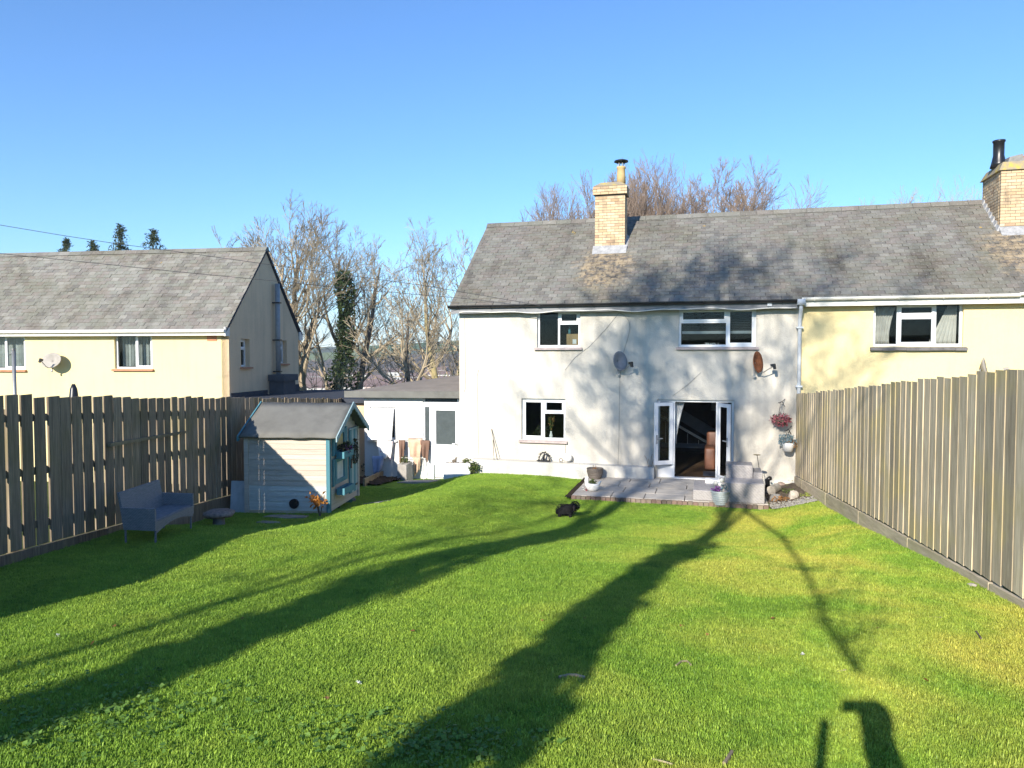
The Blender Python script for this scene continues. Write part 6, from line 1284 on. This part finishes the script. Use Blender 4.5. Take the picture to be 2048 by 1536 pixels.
for sy in (-1, 1): MB().blob((.165, sy * .068 - .01, .215), (.026, .016, .055), rr, 8, 6, .12).build('ear', 'ear_fur', dg, smooth=True)
MB().blob((.27, -.022, .222), (.012, .014, .010), rr, 8, 6, .02).build('nose', 'phone_black', dg)
for sy in (-1, 1): MB().blob((.232, -.015 + sy * .03, .258), .008, rr, 6, 5, .0).build('eye', 'phone_black', dg)
# ================================================================== SMALL THINGS ON THE LAWN
def stick(pts, r_, mat, label):
    q_ = [G(x, y) + Vector((0, 0, .022)) for x, y in pts]; single('fallen_twig', MB().tube(q_, [r_] * len(q_), 5), mat, label, 'twig', 'twigs lying on the lawn')
stick([(1118, 1361), (1135, 1357), (1152, 1357), (1170, 1362)], .011, 'bark_pale', 'curved bark coloured twig on the grass in the middle shadow'); stick([(1352, 1337), (1362, 1329), (1374, 1328), (1382, 1336)], .007, 'bramble', 'short hooked straw coloured twig right of the middle shadow')
stick([(1448, 1536), (1456, 1524), (1464, 1512)], .012, 'bark_pale', 'pale twig at the bottom edge of the lawn'); stick([(1304, 1526), (1325, 1531), (1345, 1537)], .006, 'bramble', 'thin straw twig beside the pale twig at the bottom edge'); stick([(1675, 1349), (1692, 1346)], .006, 'bramble', 'tiny straw stalk near the curved shadow')
stick([(1847, 1238), (1884, 1240)], .005, 'bramble', 'thin straw stalk on the grass toward the board fence'); stick([(1952, 1268), (1962, 1282)], .008, 'bark', 'small dark twig on the yellow grass by the board fence')
rr = random.Random(30)
for k, (px, py, lb) in enumerate(((1605, 1318, 'white blossom lying on the right of the lawn'), (717, 1376, 'white daisy head on the lower left of the lawn'), (115, 1280, 'white daisy head near the left fence shadow'))):
    p = G(px, py); t = thing('daisy', lb, 'flower', p); MB().leaves((0, 0, .04), (.012, .012, .008), 16, .017, rr, .3, 1).build('petals', 'white_flower', t); MB().tube([(0, 0, 0), (0, 0, .035)], .002, 4).build('stem', 'bush_leaf', t)
where = ['left of the long left shadow', 'above the long left shadow', 'beside the long left shadow', 'in the lit strip left of centre', 'right of the middle shadow', 'below the middle shadow bulge', 'near the bottom centre', 'under the curved shadow', 'on the yellow patch at right', 'near the left edge', 'toward the patio', 'in the middle shadow', 'near the lower left corner', 'beside the dog', 'under the board fence']
for k, (px, py) in enumerate(((225, 1255), (420, 1205), (480, 1243), (650, 1400), (1356, 1257), (1088, 1245), (820, 1265), (1760, 1258), (1860, 1370), (180, 1295), (1410, 1275), (1165, 1240), (655, 1405), (980, 1030), (1540, 1240))):
    p = G(px, py + 2); m = MB(); m.leaf((0, 0, .024), .042, rr, 2.5, .7); single('fallen_leaf', m, 'dead_leaf', 'small brown fallen leaf ' + where[k], 'leaf', 'fallen leaves on the lawn', loc=p)
cl = MB()
for cx, cy, sx_, sy_, n in ((250, 1420, 260, 90, 200), (900, 1500, 180, 60, 200), (60, 1480, 90, 50, 80), (700, 1480, 260, 60, 90)):
    for _ in range(n):
        p = G(rr.gauss(cx, sx_ * .45), min(1600, rr.gauss(cy, sy_ * .45)))
        for q_ in range(3): cl.leaf((p.x + rr.uniform(-.02, .02), p.y + rr.uniform(-.02, .02), p.z + rr.uniform(.03, .05)), .032, rr, 2.2, .85)
o = cl.build('clover', 'clover'); tag(o, 'patches of broad leaved clover among the grass', 'clover', kind='stuff')

# ================================================================== HAZE
hz_ = MB().bb(-1100, 900, -58, 1590, -32, 62).build('haze', None); tag(hz_, 'thin pale haze in the air over the valley', 'haze', kind='stuff')
hm = bpy.data.materials.new('haze'); hm.use_nodes = True; hn = hm.node_tree; hn.nodes.clear()
ho = hn.nodes.new('ShaderNodeOutputMaterial'); hv = hn.nodes.new('ShaderNodeVolumePrincipled'); hv.inputs['Color'].default_value = (.80, .87, .95, 1); hv.inputs['Density'].default_value = .0004; hv.inputs['Anisotropy'].default_value = .0
hn.links.new(hv.outputs[0], ho.inputs['Volume']); hz_.data.materials.append(hm)
for o in bpy.data.objects:
    if '_s' in o: del o['_s']
